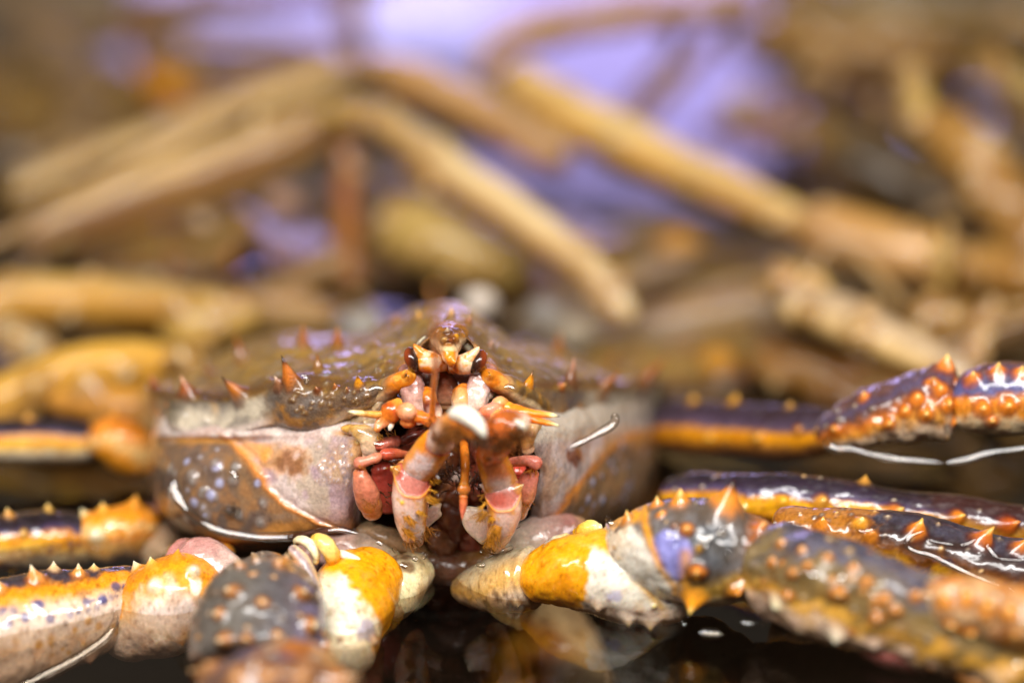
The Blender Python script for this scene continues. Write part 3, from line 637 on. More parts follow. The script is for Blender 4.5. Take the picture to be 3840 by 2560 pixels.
q = Sweep([(1650,1640,-.14,.052,.05),(1628,1672,-.12,.064,.06),(1594,1722,-.09,.067,.065),(1566,1762,-.05,.064,.06),(1556,1785,.0,.05,.05)], 90, 64, (.015, .02), 2.3); q.rough(.004, 18, 7)
n2 = fbm(q.V, 18, 8); q.col = mix(c('#d8801a'), c('#cdb4ae'), sstep(.22, .42, q.t + .14 * n2)); q.col = mix(q.col, c('#d4861c'), .9 * sstep(.42, .72, np.abs(q.h) + .3 * n2)); q.col = mix(q.col, c('#b8703c'), .5 * sstep(.1, .4, fbm(q.V, 40, 3)))
x, y, _ = proj(q.V); q.col = mix(q.col, c('#b8665a'), sstep(1.0, .8, ((x - 1645) / 52) ** 2 + ((y - 1676) / 34) ** 2 - .35 * (x - 1645) * (y - 1676) / 52 / 34) * (q.f > 0))
q.build('carpus', 'flesh', mx)
q = Sweep([(1640,1680,-.18,.05,.04),(1652,1645,-.22,.052,.045),(1672,1605,-.28,.045,.042),(1700,1578,-.34,.036,.036),(1740,1590,-.38,.034,.034),(1785,1625,-.40,.03,.03),(1820,1655,-.40,.016,.02)], 110, 56, (.02, .02)); q.rough(.010, 24, 3)
n2 = fbm(q.V, 18, 12); n3 = fbm(q.V, 50, 13)
q.col = ramp(q.t + .07 * n2, [(0, c('#c49484')), (.2, c('#d0b0a0')), (.34, c('#d2ac94')), (.48, c('#cc8440')), (.65, c('#b8641c')), (.85, c('#9a541c')), (1, c('#3a2c28'))]); q.col = mix(q.col, c('#6a3a18'), .85 * sstep(.12, .35, n2 + .4 * n3))
q.build('propodus', 'wet_shell', mx)
q = Sweep([(1690,1556,-.36,.014,.016),(1710,1550,-.39,.026,.026),(1745,1554,-.42,.031,.03),(1780,1578,-.44,.029,.028),(1805,1612,-.44,.021,.022),(1818,1645,-.43,.008,.01)], 80, 44, (.02, .01)); q.rough(.003, 20, 3)
n2 = fbm(q.V, 20, 14); q.col = mix(c('#e6e0d0'), c('#d8b088'), sstep(.25, .6, -q.h * .4 + n2 * .6)); q.col = mix(q.col, c('#a86a28'), sstep(.88, 1, q.t)); q.col = mix(q.col, c('#d8824a'), sstep(.14, 0.02, q.t))
q.build('dactyl', 'smooth_shell', mx)
mx2 = empty('mouth_leg', parent=crab)
q = Sweep([(1878,1812,-.02,.064,.06),(1886,1845,-.05,.068,.07),(1892,1905,-.05,.064,.07),(1882,1965,-.01,.055,.07),(1868,2005,.03,.045,.06),(1850,2045,.1,.03,.04)], 120, 80, (.02, .03), 2.3); q.rough(.005, 14, 14)
n2 = fbm(q.V, 16, 15); n3 = fbm(q.V, 40, 16)
q.col = mix(c('#dabfae'), c('#cfa694'), sstep(-.3, .3, n2)); q.col = mix(q.col, c('#d48820'), .9 * sstep(.45, .75, -q.h + .3 * n2)); q.col = mix(q.col, c('#d48820'), .8 * sstep(.85, .97, q.h + .1 * n2) * sstep(.5, .3, q.t))
q.col = mix(q.col, c('#c88a2c'), .7 * sstep(.25, .5, n3)); window(q, 1886, 1858, 68, 56, -.08)
q.spike([(1818,1828,.03,.03,(-.9,.5,.3),'#e0ccc0','#dcc0b0','#d89a50'), (1953,1828,.03,.03,(.9,.7,.3),'#e0c8a0','#d8a050','#d08828')])
q.build('merus', 'flesh', mx2)
q = Sweep([(1838,1690,-.14,.050,.05),(1846,1722,-.12,.060,.06),(1862,1770,-.08,.064,.065),(1876,1812,-.04,.064,.06),(1882,1835,.0,.05,.05)], 90, 64, (.015, .02), 2.3); q.rough(.004, 18, 17)
n2 = fbm(q.V, 18, 18); q.col = mix(c('#c4703c'), c('#cdb6ae'), sstep(.35, .55, q.t + .14 * n2)); q.col = mix(q.col, c('#d4861c'), .9 * sstep(.5, .78, np.abs(q.h) + .3 * n2))
q.build('carpus', 'flesh', mx2)
q = Sweep([(1842,1712,-.16,.052,.05),(1858,1670,-.22,.056,.055),(1880,1630,-.27,.066,.06),(1905,1605,-.28,.066,.06),(1940,1600,-.28,.05,.05),(1968,1615,-.26,.028,.03)], 120, 64, (.02, .03)); q.rough(.022, 16, 23)
n2 = fbm(q.V, 14, 22); n3 = fbm(q.V, 45, 24)
q.col = ramp(q.t + .08 * n2, [(0, c('#cc6a1c')), (.3, c('#cc6420')), (.5, c('#b85a20')), (.72, c('#8a4a1c')), (.85, c('#d8c0a8')), (1, c('#d8b080'))]); q.col = mix(q.col, c('#4e2a14'), .85 * sstep(.08, .4, n2 + .4 * n3))
q.build('propodus', 'wet_shell', mx2)
q = Sweep([(1918,1585,-.28,.012,.014),(1934,1584,-.30,.018,.02),(1955,1598,-.31,.018,.02),(1968,1618,-.30,.008,.01)], 50, 36, (.02, .02)); n2 = fbm(q.V, 20, 14)
q.col = mix(c('#e2d6c2'), c('#c89460'), sstep(.1, .5, n2)); q.build('dactyl', 'smooth_shell', mx2)

# inner mouthparts: jointed orange palps, red exopods, cream toothed plates
pl = empty('palp', parent=crab)
blob('palp_stem', [(1738,1660,.0,.016,.02),(1741,1690,-.06,.018,.018),(1744,1750,-.1,.0175,.0175),(1742,1800,-.11,.015,.015),(1740,1825,-.11,.017,.017)], ['#9a4410','#c87018','#c8741c','#d07c24','#d8842c'], 'flesh', pl, 70, 26, (.01, .01), rough=.001)
blob('palp_joint', [(1740,1812,-.115,.012,.014),(1740,1832,-.12,.023,.02),(1739,1855,-.12,.015,.015)], ['#dc8c30','#d07830','#d88430'], 'flesh', pl, 30, 26, (.012, .01), rough=.001)
blob('palp_tip', [(1739,1852,-.12,.014,.014),(1737,1885,-.12,.0145,.0145),(1735,1915,-.12,.010,.010),(1733,1950,-.12,.001,.001)], ['#d87c30','#d06c40','#c86448','#d07050'], 'flesh', pl, 40, 22, (.006, 0), rough=.001)
def red_arm(parent, pts, cols, **k):
    return blob('mouth_palp', pts, cols, 'flesh', parent, 60, 32, (.02, .02), rough=.002, collar=.05, keel=.09, **k)
red_arm(crab, [(1352,1738,-.02,.018,.02),(1350,1734,-.05,.024,.024),(1375,1728,-.06,.018,.018),(1412,1714,-.05,.019,.019),(1430,1706,-.04,.016,.018)], ['#b85a44','#c47860','#cc8468','#c46c48'])
red_arm(crab, [(1422,1704,-.03,.012,.014),(1440,1702,-.03,.020,.02),(1480,1700,-.01,.020,.02),(1530,1705,.02,.014,.014),(1570,1708,.06,.01,.01)], ['#b45038','#a84830','#a05a38','#94602c'], seed=3)
red_arm(crab, [(1408,1690,.02,.012,.014),(1420,1672,.02,.024,.024),(1460,1660,.04,.022,.022),(1505,1650,.06,.02,.02)], ['#8a3424','#b05844','#bc6c58','#8a3a2c'], seed=5)
red_arm(crab, [(1498,1660,.06,.012,.014),(1520,1648,.06,.020,.018),(1570,1625,.08,.018,.018),(1620,1605,.12,.012,.012)], ['#5e241c','#5a241c','#6a3024','#7a4030'], seed=7)
red_arm(crab, [(1347,1748,-.02,.018,.02),(1356,1790,-.02,.034,.035),(1374,1840,.0,.048,.045),(1390,1890,.04,.044,.04),(1404,1935,.1,.03,.03)], ['#d0703c','#c4785c','#bc7054','#c88454','#cc9450'], seed=9)
red_arm(crab, [(1420,1735,.15,.03,.03),(1440,1790,.18,.05,.04),(1450,1860,.2,.05,.04),(1440,1920,.22,.04,.04)], ['#a83c2c','#a84034','#9a4030','#7a2c1c'], seed=11)
red_arm(crab, [(2008,1742,-.02,.018,.02),(2008,1736,-.05,.027,.026),(1980,1726,-.05,.020,.02),(1945,1728,-.03,.020,.02),(1908,1732,.0,.018,.018)], ['#b85c48','#c47462','#c87c66','#c07058'], seed=13)
red_arm(crab, [(2004,1752,-.02,.018,.02),(1990,1785,-.02,.032,.035),(1970,1835,.0,.042,.045),(1955,1890,.06,.034,.04),(1945,1935,.12,.022,.03)], ['#c8683c','#c07060','#c48064','#cc9c70','#cca064'], seed=15)
red_arm(crab, [(1945,1745,.1,.03,.03),(1940,1790,.14,.04,.04),(1930,1850,.16,.03,.04)], ['#a83c2c','#a84034','#7a2c1c'], seed=17)
blob('mandible', [(1690,1750,.35,.03,.04),(1700,1785,.3,.038,.04),(1690,1815,.34,.02,.03)], ['#c8a090','#cdb0a0','#b08a78'], 'smooth_shell', crab)
blob('mandible', [(1770,1740,.3,.02,.03),(1772,1790,.28,.022,.03),(1765,1830,.34,.014,.02)], ['#a86a30','#b88a68','#8a5a30'], 'smooth_shell', crab)
blob('mandible', [(1628,1790,.06,.006,.006),(1637,1791,.04,.011,.011),(1646,1793,.06,.006,.006)], ['#d8d0d0','#e0d8d4','#d8d0d0'], 'smooth_shell', crab, 20, 16, (.006, .006), rough=0)
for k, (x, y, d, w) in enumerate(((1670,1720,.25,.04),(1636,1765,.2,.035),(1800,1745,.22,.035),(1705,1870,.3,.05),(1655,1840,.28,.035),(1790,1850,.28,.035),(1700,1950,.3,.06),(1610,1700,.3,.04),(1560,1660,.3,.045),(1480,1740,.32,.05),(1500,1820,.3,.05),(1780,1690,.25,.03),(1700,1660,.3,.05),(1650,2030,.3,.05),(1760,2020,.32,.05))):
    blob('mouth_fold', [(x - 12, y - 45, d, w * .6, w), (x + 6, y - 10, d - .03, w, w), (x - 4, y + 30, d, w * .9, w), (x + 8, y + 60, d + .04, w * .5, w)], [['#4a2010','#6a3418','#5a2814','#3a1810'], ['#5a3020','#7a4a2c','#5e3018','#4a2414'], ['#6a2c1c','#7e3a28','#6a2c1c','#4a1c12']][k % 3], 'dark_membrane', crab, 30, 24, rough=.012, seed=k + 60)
# toothed cream plates on the inner edge of the mouth legs
def plate(pts, name, parent, thick=.018):
    """Flat shard from an outline in photo pixels, with thickness and softened edge."""
    pts = np.array(pts, float); n = len(pts)
    out = crom(np.concatenate([pts, pts[:1]]), n * 6 + 1)[:-1]; k = len(out)
    cen = pts.mean(0)
    rings = []
    for s, dz in ((0.0, -thick), (.6, -thick), (.92, -thick * .8), (1.0, 0), (.92, thick * .8), (.6, thick), (0.0, thick)):
        q = cen + (out - cen) * s; rings.append(P(q[:, 0], q[:, 1], q[:, 2] + dz))
    V = np.array(rings); n2 = fbm(V, 22, 4); x, y, _ = proj(V)
    edge = np.broadcast_to(np.array([0, 0, .4, 1, .4, 0, 0])[:, None], V.shape[:2])
    col = mix(c('#d8bca8'), c('#c09a88'), sstep(-.2, .4, n2)); col = mix(col, c('#e0d4b0'), edge * .8)
    notch = fbm(V, 18, 31); col = mix(col, c('#2c180c'), sstep(.2, .4, notch) * edge)
    return mesh_obj(name, V, grid_faces(7, k, True), col, 'smooth_shell', parent)
plate([(1600,1905,.02),(1640,1885,.02),(1657,1888,.02),(1652,1910,.02),(1657,1932,.03),(1622,1962,.03),(1585,1995,.04),(1550,2012,.04),(1560,1960,.02)], 'crista', mx)
plate([(1830,1910,.02),(1790,1900,.02),(1745,1898,.02),(1738,1925,.02),(1732,1955,.03),(1748,1990,.03),(1785,2025,.04),(1815,2040,.04),(1850,1990,.02)], 'crista', mx2)

# setae: golden bristles in tufts on the mouth legs
def bristles(tufts, parent, seed):
    rng = np.random.default_rng(seed); VV = []; FF = []; CC = []; off = 0
    for (x, y, d, ang, spread, ln, n, w, colh) in tufts:
        for k in range(n):
            a = math.radians(ang + rng.normal(0, spread)); L = ln * rng.uniform(.5, 1.1)
            x0 = x + rng.normal(0, w); y0 = y + rng.normal(0, w * .6); d0 = d + rng.normal(0, .01)
            bend = rng.normal(0, .25) + .25
            pts = []
            for t in (0, .5, 1):
                aa = a + bend * t
                pts.append((x0 + math.cos(aa) * L * t, y0 - math.sin(aa) * L * t, d0 - .03 * t, .0028 * (1 - .8 * t), .0028 * (1 - .8 * t)))
            q = Sweep(pts, 5, 4); VV.append(q.V.reshape(-1, 3)); FF.append(grid_faces(5, 4, True)[:, ::-1] + off); off += 20
            col = c(colh) * rng.uniform(.6, 1.3); CC.append(np.broadcast_to(col, (20, 3)))
    o = mesh_obj('setae', np.concatenate(VV), np.concatenate(FF), np.concatenate(CC), 'setae', parent); o['kind'] = 'stuff'
bristles([(1600,1868,-.10,-35,14,52,22,8,'#a87018'), (1612,1838,-.10,-28,10,30,5,4,'#c89030'), (1570,1920,-.11,-40,14,34,26,7,'#b8801c'), (1528,1935,-.1,-68,8,52,40,6,'#a86c14'), (1522,1985,-.07,-65,9,52,40,6,'#a86c14'),
          (1590,1985,.0,-70,20,40,30,14,'#7a4a14'), (1540,2020,.0,-75,20,44,40,18,'#7a4a14'), (1420,1635,.02,-75,14,18,9,8,'#c89030'), (1455,1622,.02,-60,20,24,8,18,'#a87020'),
          (1350,1745,-.05,-60,30,20,12,14,'#a86420'), (1380,1880,.0,-70,25,26,20,18,'#8a5018'), (1440,1720,.0,-30,30,22,20,30,'#7a3c18'), (1500,1850,.05,-60,40,40,40,40,'#4a2810'), (1480,1760,-.08,-120,16,20,10,10,'#b07820'), (1620,1800,-.08,-30,14,30,14,8,'#a87018'), (1660,1760,.1,-70,40,50,60,40,'#3c2010'), (1640,1590,-.2,60,40,16,40,30,'#8a4a18'), (1660,1640,-.30,-50,40,26,60,22,'#6a3a14'), (1720,1620,-.40,-60,30,30,80,30,'#7a4818'), (1800,1650,-.42,-70,35,28,60,18,'#4a3020')], mx, 1)
bristles([(1822,1890,-.10,205,12,40,12,6,'#c89030'), (1822,1925,-.10,212,12,62,32,9,'#9a6418'), (1850,1945,-.1,200,14,24,16,6,'#b8801c'), (1862,1975,-.1,-115,10,50,44,8,'#a86c14'), (1850,2010,-.07,-115,10,50,44,8,'#a86c14'),
          (1990,1760,-.05,-110,30,20,14,14,'#a86420'), (1960,1880,.0,-100,25,26,20,18,'#8a5018'), (1790,1800,.1,-100,40,50,60,40,'#3c2010'), (1900,1700,-.1,-60,40,26,40,30,'#8a4a18'), (1815,1855,-.05,195,10,30,6,4,'#b88028'), (1880,1650,-.32,-90,60,30,120,40,'#5a3214'), (1920,1620,-.32,-70,60,26,80,30,'#6a3c18'), (1840,2040,.02,-100,25,36,40,18,'#6a4214')], mx2, 2)

# --- breastplate and leg bases
blob('sternum', [(1520,2060,.36,.05,.08),(1610,2105,.32,.07,.09),(1690,2130,.3,.075,.09),(1780,2115,.32,.07,.09),(1870,2070,.36,.05,.08)], ['#6a4a26','#5a3c22','#64402e','#7a5426','#8a642c'], 'flesh', crab, 50, 40)
blob('sternum', [(1350,1980,.3,.03,.06),(1420,2000,.26,.035,.07),(1480,2030,.24,.04,.07),(1540,2060,.26,.035,.06),(1600,2080,.3,.03,.05)], ['#8a7050','#94785a','#8a6c4c','#7a5c3c','#5a4024'], 'flesh', crab, 50, 36, rough=.005)

def tubercles(q, n, seed, h=(.006, .02), R=(.014, .032), cols=(('#d8b078', '#a87438', '#5a4028'), ('#b8a890', '#8a7460', '#5a4a3c'), ('#8a7868', '#6a5a4c', '#4a3c34'))):
    rng = np.random.default_rng(seed); x, y, d = proj(q.V); L = []
    I = np.argwhere((q.f > -.2) & (q.t > .05) & (q.t < .95))
    for i, j in I[rng.choice(len(I), n)]:
        t = cols[rng.integers(0, len(cols))]; hh = rng.uniform(*h)
        dv = q.V[i, j] - q.X[i]; dv = dv / (np.linalg.norm(dv) + 1e-9)
        L.append((x[i, j], y[i, j], hh, rng.uniform(*R), (dv @ RIGHT, dv @ UP, -(dv @ FWD))) + t)
    q.V, q.col = spikes(q.V, q.col, L, power=1.2)

def segment(name, pts, stops, mat, parent, m=120, n=90, cap=(.05, .05), warp=.14, ws=12, seed=1, sp=(), spots_=(), rough=.006, rs=12, along=0., sq=2.0, ends=None, extra=None, tub=None):
    q = Sweep(pts, m, n, cap, sq); q.keel(.03, .05, seed); q.rough(.016, 4, seed + 1, 2); q.rough(rough, rs, seed); q.rough(.003, 45, seed + 2, 2); band(q, stops, warp, ws, seed + 3, along)
    n3 = fbm(q.V, 35, seed + 8); q.col = mix(q.col, q.col * .7, .8 * sstep(.1, .5, n3))
    if ends:
        for (t0, t1, hx, amt) in ends:
            q.col = mix(q.col, c(hx), amt * sstep(t0 - .04, t0, q.t + .05 * n3) * sstep(t1 + .04, t1, q.t + .05 * n3))
    pass
    for (k, rad, hx, lo, hi) in spots_:
        q.col = spots(q.V, q.col, k, rad, c(hx), seed + k, (q.h > lo) & (q.h < hi) & (q.f > -.3))
    if extra: extra(q)
    na, nb, nc = fbm(q.V, 15, seed + 21), fbm(q.V, 52, seed + 22), fbm(q.V, 95, seed + 23, 2)
    q.col = mix(q.col, q.col * np.array([.80, .66, .50]), .7 * sstep(.08, .45, na)); q.col = mix(q.col, np.minimum(q.col * 1.16 + .03, .85), .6 * sstep(.12, .45, -nb))
    q.col = mix(q.col, q.col * np.array([.55, .46, .40]), .8 * sstep(.28, .5, nc))
    if tub: tubercles(q, *tub)
    if sp: q.spike([(z[0], z[1], z[2] * .72, z[3] * .92) + tuple(z[4:]) for z in sp])
    q.build(name, mat, parent); return q

# --- the claw limb at the photograph's left: base, yellow-and-white merus, dark warty carpus, hand towards the camera
cl = empty('claw_arm', parent=crab)
blob('membrane', [(1120,2120,.34,.06,.06),(1210,2065,.3,.075,.09),(1320,2060,.27,.085,.1),(1430,2095,.25,.09,.1),(1500,2160,.24,.08,.08),(1530,2230,.25,.05,.06)], ['#8a6458','#94706a','#a08478','#a08c70','#a08a60','#8a7448'], 'flesh', cl, 70, 44)
segment('coxa', [(1570,2130,.25,.06,.08),(1520,2170,.16,.10,.10),(1470,2220,.12,.11,.12),(1420,2270,.1,.09,.1),(1390,2310,.1,.05,.06)], [(-1, c('#8a6a40')), (-.4, c('#d8c8a0')), (.2, c('#d8cc9c')), (.6, c('#c8b088')), (1, c('#a08868'))], 'smooth_shell', cl, 80, 60,
        spots_=((16, .03, '#5a3412', -1, -.2),), seed=5)
def merus_l(q):
    x, y, _ = proj(q.V); n2 = fbm(q.V, 9, 77)
    yel = sstep(-16, 16, (x - np.interp(y, [2100, 2200, 2330], [1290, 1330, 1420])) + 60 * n2 + 45 * fbm(q.V, 34, 78))
    top = sstep(2165, 2125, y + 30 * n2)
    q.col = mix(q.col, c('#e0930e'), np.clip(yel + top, 0, 1))
    q.col = mix(q.col, c('#8880a0'), .7 * sstep(1, .3, ((x - 1370) / 40) ** 2 + ((y - 2370) / 55) ** 2 + 1.3 * fbm(q.V, 30, 5)))
segment('merus', [(1440,2125,.12,.07,.08),(1400,2160,.06,.125,.12),(1330,2230,-.02,.165,.15),(1290,2330,-.12,.15,.15),(1290,2440,-.22,.115,.13),(1300,2520,-.28,.08,.1)], [(-1, c('#d8cdb4')), (0, c('#e0d6bc')), (1, c('#e0d4b8'))], 'smooth_shell', cl, 120, 80, seed=9, extra=merus_l,
        sp=[(1318,2335,.03,.03,(.3,.1,1),'#e8e0c8','#e0d8b8','#d8cdb4'), (1405,2400,.03,.03,(.9,-.4,.2),'#c8a890','#d0b090','#c09060')], spots_=((14, .012, '#7a4a14', -1, 1),))
blob('hinge', [(1105,2030,-.0,.012,.014),(1130,2026,-.06,.018,.02),(1165,2045,-.08,.022,.024),(1185,2085,-.08,.02,.022),(1180,2120,-.06,.012,.014)], ['#d8c890','#e0d4ac','#e0d8b8','#e0d0a0','#d8b060'], 'smooth_shell', cl, 50, 30)
blob('hinge', [(1168,2028,-.02,.012,.014),(1195,2022,-.07,.024,.026),(1225,2050,-.09,.032,.034),(1245,2095,-.08,.03,.03),(1250,2130,-.05,.016,.02)], ['#d89c20','#e0b040','#e4c878','#dc9c1c','#d88c10'], 'smooth_shell', cl, 50, 30)
blob('hinge', [(1255,2075,-.02,.01,.012),(1290,2082,-.05,.014,.016),(1340,2100,-.05,.014,.016),(1375,2125,-.02,.01,.012)], ['#e0d8b8','#e4dcc0','#e4dcb8','#d8c080'], 'smooth_shell', cl, 40, 24)
segment('seam', [(1090,2050,-.1,.012,.02),(1135,2100,-.13,.018,.03),(1175,2180,-.16,.022,.035),(1212,2270,-.2,.022,.035),(1240,2350,-.25,.022,.035),(1262,2430,-.3,.016,.03)], [(-1, c('#d8c088')), (-.2, c('#b8a8a4')), (.5, c('#98888c')), (1, c('#d0b890'))], 'flesh', cl, 80, 26, cap=(.02, .02), rough=.003)
def carpus_l(q):
    x, y, _ = proj(q.V); n2 = fbm(q.V, 7, 61)
    q.col = mix(q.col, c('#d88a18'), .9 * sstep(2150, 2110, y + 25 * n2) * sstep(1010, 1060, x))
    q.col = mix(q.col, c('#655e78'), .8 * sstep(1080, 1150, x + 40 * n2) * sstep(2160, 2200, y))
    q.col = mix(q.col, c('#8a5428'), .7 * sstep(2440, 2510, y + 70 * n2))
def sps(lst, d=(0, .3, 1), t='#e0b860', m='#c87420', b='#4a2410', k=.85, kr=.92):
    return [(x, y, h * k, R * kr, dd if dd else d, t, m, b) for (x, y, h, R, dd) in lst]
segment('carpus', [(1040,2110,.0,.06,.05),(1012,2160,-.10,.13,.10),(1002,2235,-.22,.175,.16),(985,2310,-.34,.225,.22),(965,2430,-.45,.24,.22),(960,2540,-.52,.19,.18)], [(-1, c('#544c46')), (-.3, c('#5c564e')), (.3, c('#4f4a4c')), (.8, c('#5e5458')), (1, c('#7a7088'))], 'granular_shell', cl, 170, 130, seed=13, extra=carpus_l, tub=(50, 5),
        sp=sps([(905,2120,.06,.05,(-.5,.8,.4)),(960,2105,.05,.04,(0,.9,.5)),(1050,2110,.05,.05,(.1,.9,.4)),(1075,2090,.05,.04,(.3,1,.3)),(880,2215,.10,.085,(-.4,.3,.9)),(990,2255,.04,.06,(0,.3,1)),(1130,2225,.10,.08,(.4,.3,.8)),
                (1165,2345,.10,.085,(.4,.1,.8)),(850,2400,.08,.08,(-.5,.1,.8)),(930,2400,.05,.06,None),(1220,2430,.12,.09,(.6,.1,.7)),(1040,2380,.03,.05,None),(820,2300,.05,.06,(-.7,.2,.6)),(950,2150,.02,.04,None),(1030,2160,.02,.03,None)], t='#d8c49c', m='#a86a30', b='#4a382c', kr=.74))
segment('propodus', [(985,2530,-.66,.12,.10),(980,2590,-.80,.24,.17),(1000,2680,-.92,.29,.2),(1030,2800,-.98,.26,.2),(1070,2960,-1.03,.16,.13),(1100,3100,-1.06,.03,.03)], [(-1, c('#7a4418')), (-.5, c('#8a5424')), (-.1, c('#4a3838')), (.25, c('#46405a')), (.6, c('#8a5020')), (1, c('#c07820'))], 'granular_shell', cl, 110, 110, cap=(.12, .02), seed=17, warp=.5, ws=4, tub=(60, 6),
        sp=sps([(800,2500,.10,.08,(-.6,.5,.5)),(870,2520,.08,.09,(-.2,.6,.8)),(960,2490,.08,.08,(0,.7,.8)),(1060,2520,.08,.08,None),(1150,2500,.10,.08,(.4,.6,.6)),(900,2550,.08,.09,None),(1240,2540,.20,.10,(1,.1,.2)),(1130,2545,.08,.08,None),(1000,2530,.06,.09,None),(760,2520,.10,.09,(-.8,.2,.4))], t='#c8a074', m='#9a6434', b='#4a342c', k=.7))

# --- the claw limb at the photograph's right
cr = empty('claw_arm', parent=crab)
blob('membrane', [(1880,2130,.26,.06,.08),(1950,2060,.28,.085,.1),(2040,2010,.3,.085,.1),(2130,1995,.32,.07,.08),(2200,2010,.34,.05,.06)], ['#a89478','#b0a08a','#a88c80','#8a5c54','#b08a48'], 'flesh', cr, 60, 40)
segment('coxa', [(1740,2200,.3,.04,.06),(1790,2205,.22,.08,.09),(1870,2190,.14,.11,.11),(1950,2170,.1,.12,.12),(2030,2160,.06,.11,.11)], [(-1, c('#a88460')), (-.5, c('#d0b498')), (0, c('#c89a50')), (.4, c('#b8945c')), (1, c('#b8a888'))], 'smooth_shell', cr, 90, 60, warp=.3, ws=7,
        spots_=((30, .022, '#4a2810', -1, -.1),), seed=25, sp=[(1940,2262,.03,.03,(0,-1,.3),'#d0b898','#c8a880','#a87848')])
blob('coxa_flap', [(1895,2110,.1,.02,.03),(1930,2130,.05,.035,.04),(1970,2160,.03,.04,.04),(2010,2175,.03,.02,.03)], ['#d0c4a0','#e0d8b0','#e0d4a0','#d8b050'], 'smooth_shell', cr, 50, 30)
def merus_r(q):
    x, y, _ = proj(q.V); n2 = fbm(q.V, 9, 71); n3 = fbm(q.V, 26, 72)
    w = sstep(14, -14, x - 2185 - 60 * n2 - 50 * n3 - .1 * (y - 2100))
    q.col = mix(q.col, c('#df950f'), w); q.col = mix(q.col, c('#dc9a1c'), sstep(2075, 2035, y + 25 * n2 - .25 * (x - 2200)))
    q.col = mix(q.col, c('#d8a030'), .85 * np.exp(-((x - np.interp(y, [1990, 2160, 2290], [2270, 2385, 2490])) / 22) ** 2) * sstep(-.4, .2, n3 + .3))
    q.col = mix(q.col, c('#9a94b4'), .7 * sstep(1, .2, ((x - 2300) / 45) ** 2 + ((y - 2225) / 30) ** 2 + 1.6 * n3))
    q.col = mix(q.col, c('#d8b8a0'), .7 * sstep(2265, 2300, y))
q = segment('merus', [(2010,2165,.08,.08,.1),(2060,2150,.03,.115,.13),(2160,2140,-.02,.145,.15),(2280,2150,-.06,.165,.16),(2400,2200,-.1,.15,.14),(2500,2260,-.12,.09,.1),(2550,2300,-.1,.03,.05)], [(-1, c('#d8c4ac')), (-.2, c('#ddd4c2')), (.5, c('#dcd6c8')), (1, c('#d8c898'))], 'smooth_shell', cr, 130, 90, seed=29, extra=merus_r, cap=(.04, .02),
        sp=[(2235,2280,.04,.045,(.1,-1,.2),'#a87848','#d0b090','#c8a890'), (2348,2320,.05,.05,(.35,-1,.2),'#d8c068','#d8c0a8','#d0b8a0'), (2440,2335,.05,.055,(0,-1,.2),'#d8b050','#d8c0a8','#d0b8a0'), (2450,2275,.025,.02,(0,.2,1),'#d8c060','#d8c080','#d8c8b0')],
        spots_=((26, .010, '#8a5210', -1, .9),))
blob('hinge', [(2150,2000,.06,.016,.018),(2185,1985,.02,.024,.026),(2225,1975,.0,.028,.03),(2262,1985,.0,.02,.024)], ['#d8a020','#e0a828','#e0c868','#e0dcc0'], 'smooth_shell', cr, 40, 28)
blob('hinge', [(2040,2060,.06,.016,.02),(2085,2035,.02,.024,.03),(2125,2020,.01,.022,.03),(2160,2010,.03,.012,.02)], ['#c8bca0','#d4c8ac','#d0b070','#d0a03c'], 'smooth_shell', cr, 40, 28)
segment('seam', [(2275,1965,-.04,.010,.02),(2305,2020,-.13,.016,.03),(2350,2085,-.18,.020,.035),(2405,2150,-.2,.022,.035),(2465,2215,-.2,.022,.035),(2525,2275,-.18,.014,.03)], [(-1, c('#d0b070')), (-.3, c('#b0989c')), (.4, c('#a08488')), (1, c('#d8c4a0'))], 'flesh', cr, 80, 26, cap=(.02, .02), rough=.003)
def carpus_r(q):
    x, y, _ = proj(q.V); n2 = fbm(q.V, 10, 81); n3 = fbm(q.V, 30, 82)
    st = fbm(q.V * np.array([4.0, 1, 1]), 14, 83)
    grey = mix(c('#4a4038'), c('#605a58'), sstep(-.3, .3, n2 + .4 * n3)); q.col = grey
    q.col = mix(q.col, c('#46494e'), .8 * sstep(1, .3, ((x - 2660) / 110) ** 2 + ((y - 2050) / 110) ** 2))
    q.col = mix(q.col, mix(c('#67669c'), c('#8280ba'), sstep(-.3, .3, st)), sstep(1, .7, ((x - 2515) / 85) ** 2 + ((y - 2075) / 105) ** 2 + .5 * n2))
    q.col = mix(q.col, c('#d8d0c0'), sstep(20, -20, x - np.interp(y, [1940, 2000, 2100, 2180, 2300], [2360, 2400, 2450, 2520, 2580]) + 30 * n2))
    q.col = mix(q.col, c('#d8951a'), .9 * sstep(1995, 1960, y + 25 * n2 + .2 * (x - 2340)) * sstep(2430, 2380, x + 30 * n3))
    q.col = mix(q.col, c('#d8941c'), .85 * np.exp(-((x - np.interp(y, [1960, 2040, 2140, 2200], [2418, 2440, 2480, 2530])) / 14) ** 2))
    q.col = mix(q.col, c('#a8822c'), .85 * sstep(2150, 2200, y + 40 * n2 + .05 * (x - 2600)) * sstep(2540, 2590, x))
    q.col = mix(q.col, c('#cfc0a4'), .8 * sstep(2225, 2265, y + 12 * n2) * sstep(2580, 2610, x))
    q.col = mix(q.col, c('#a05a1c'), .8 * sstep(2780, 2850, x + 40 * n2))
    q.col = mix(q.col, c('#c88a2c'), .7 * np.exp(-((x - 2575 - 20 * n2) / 22) ** 2) * sstep(2040, 2080, y))
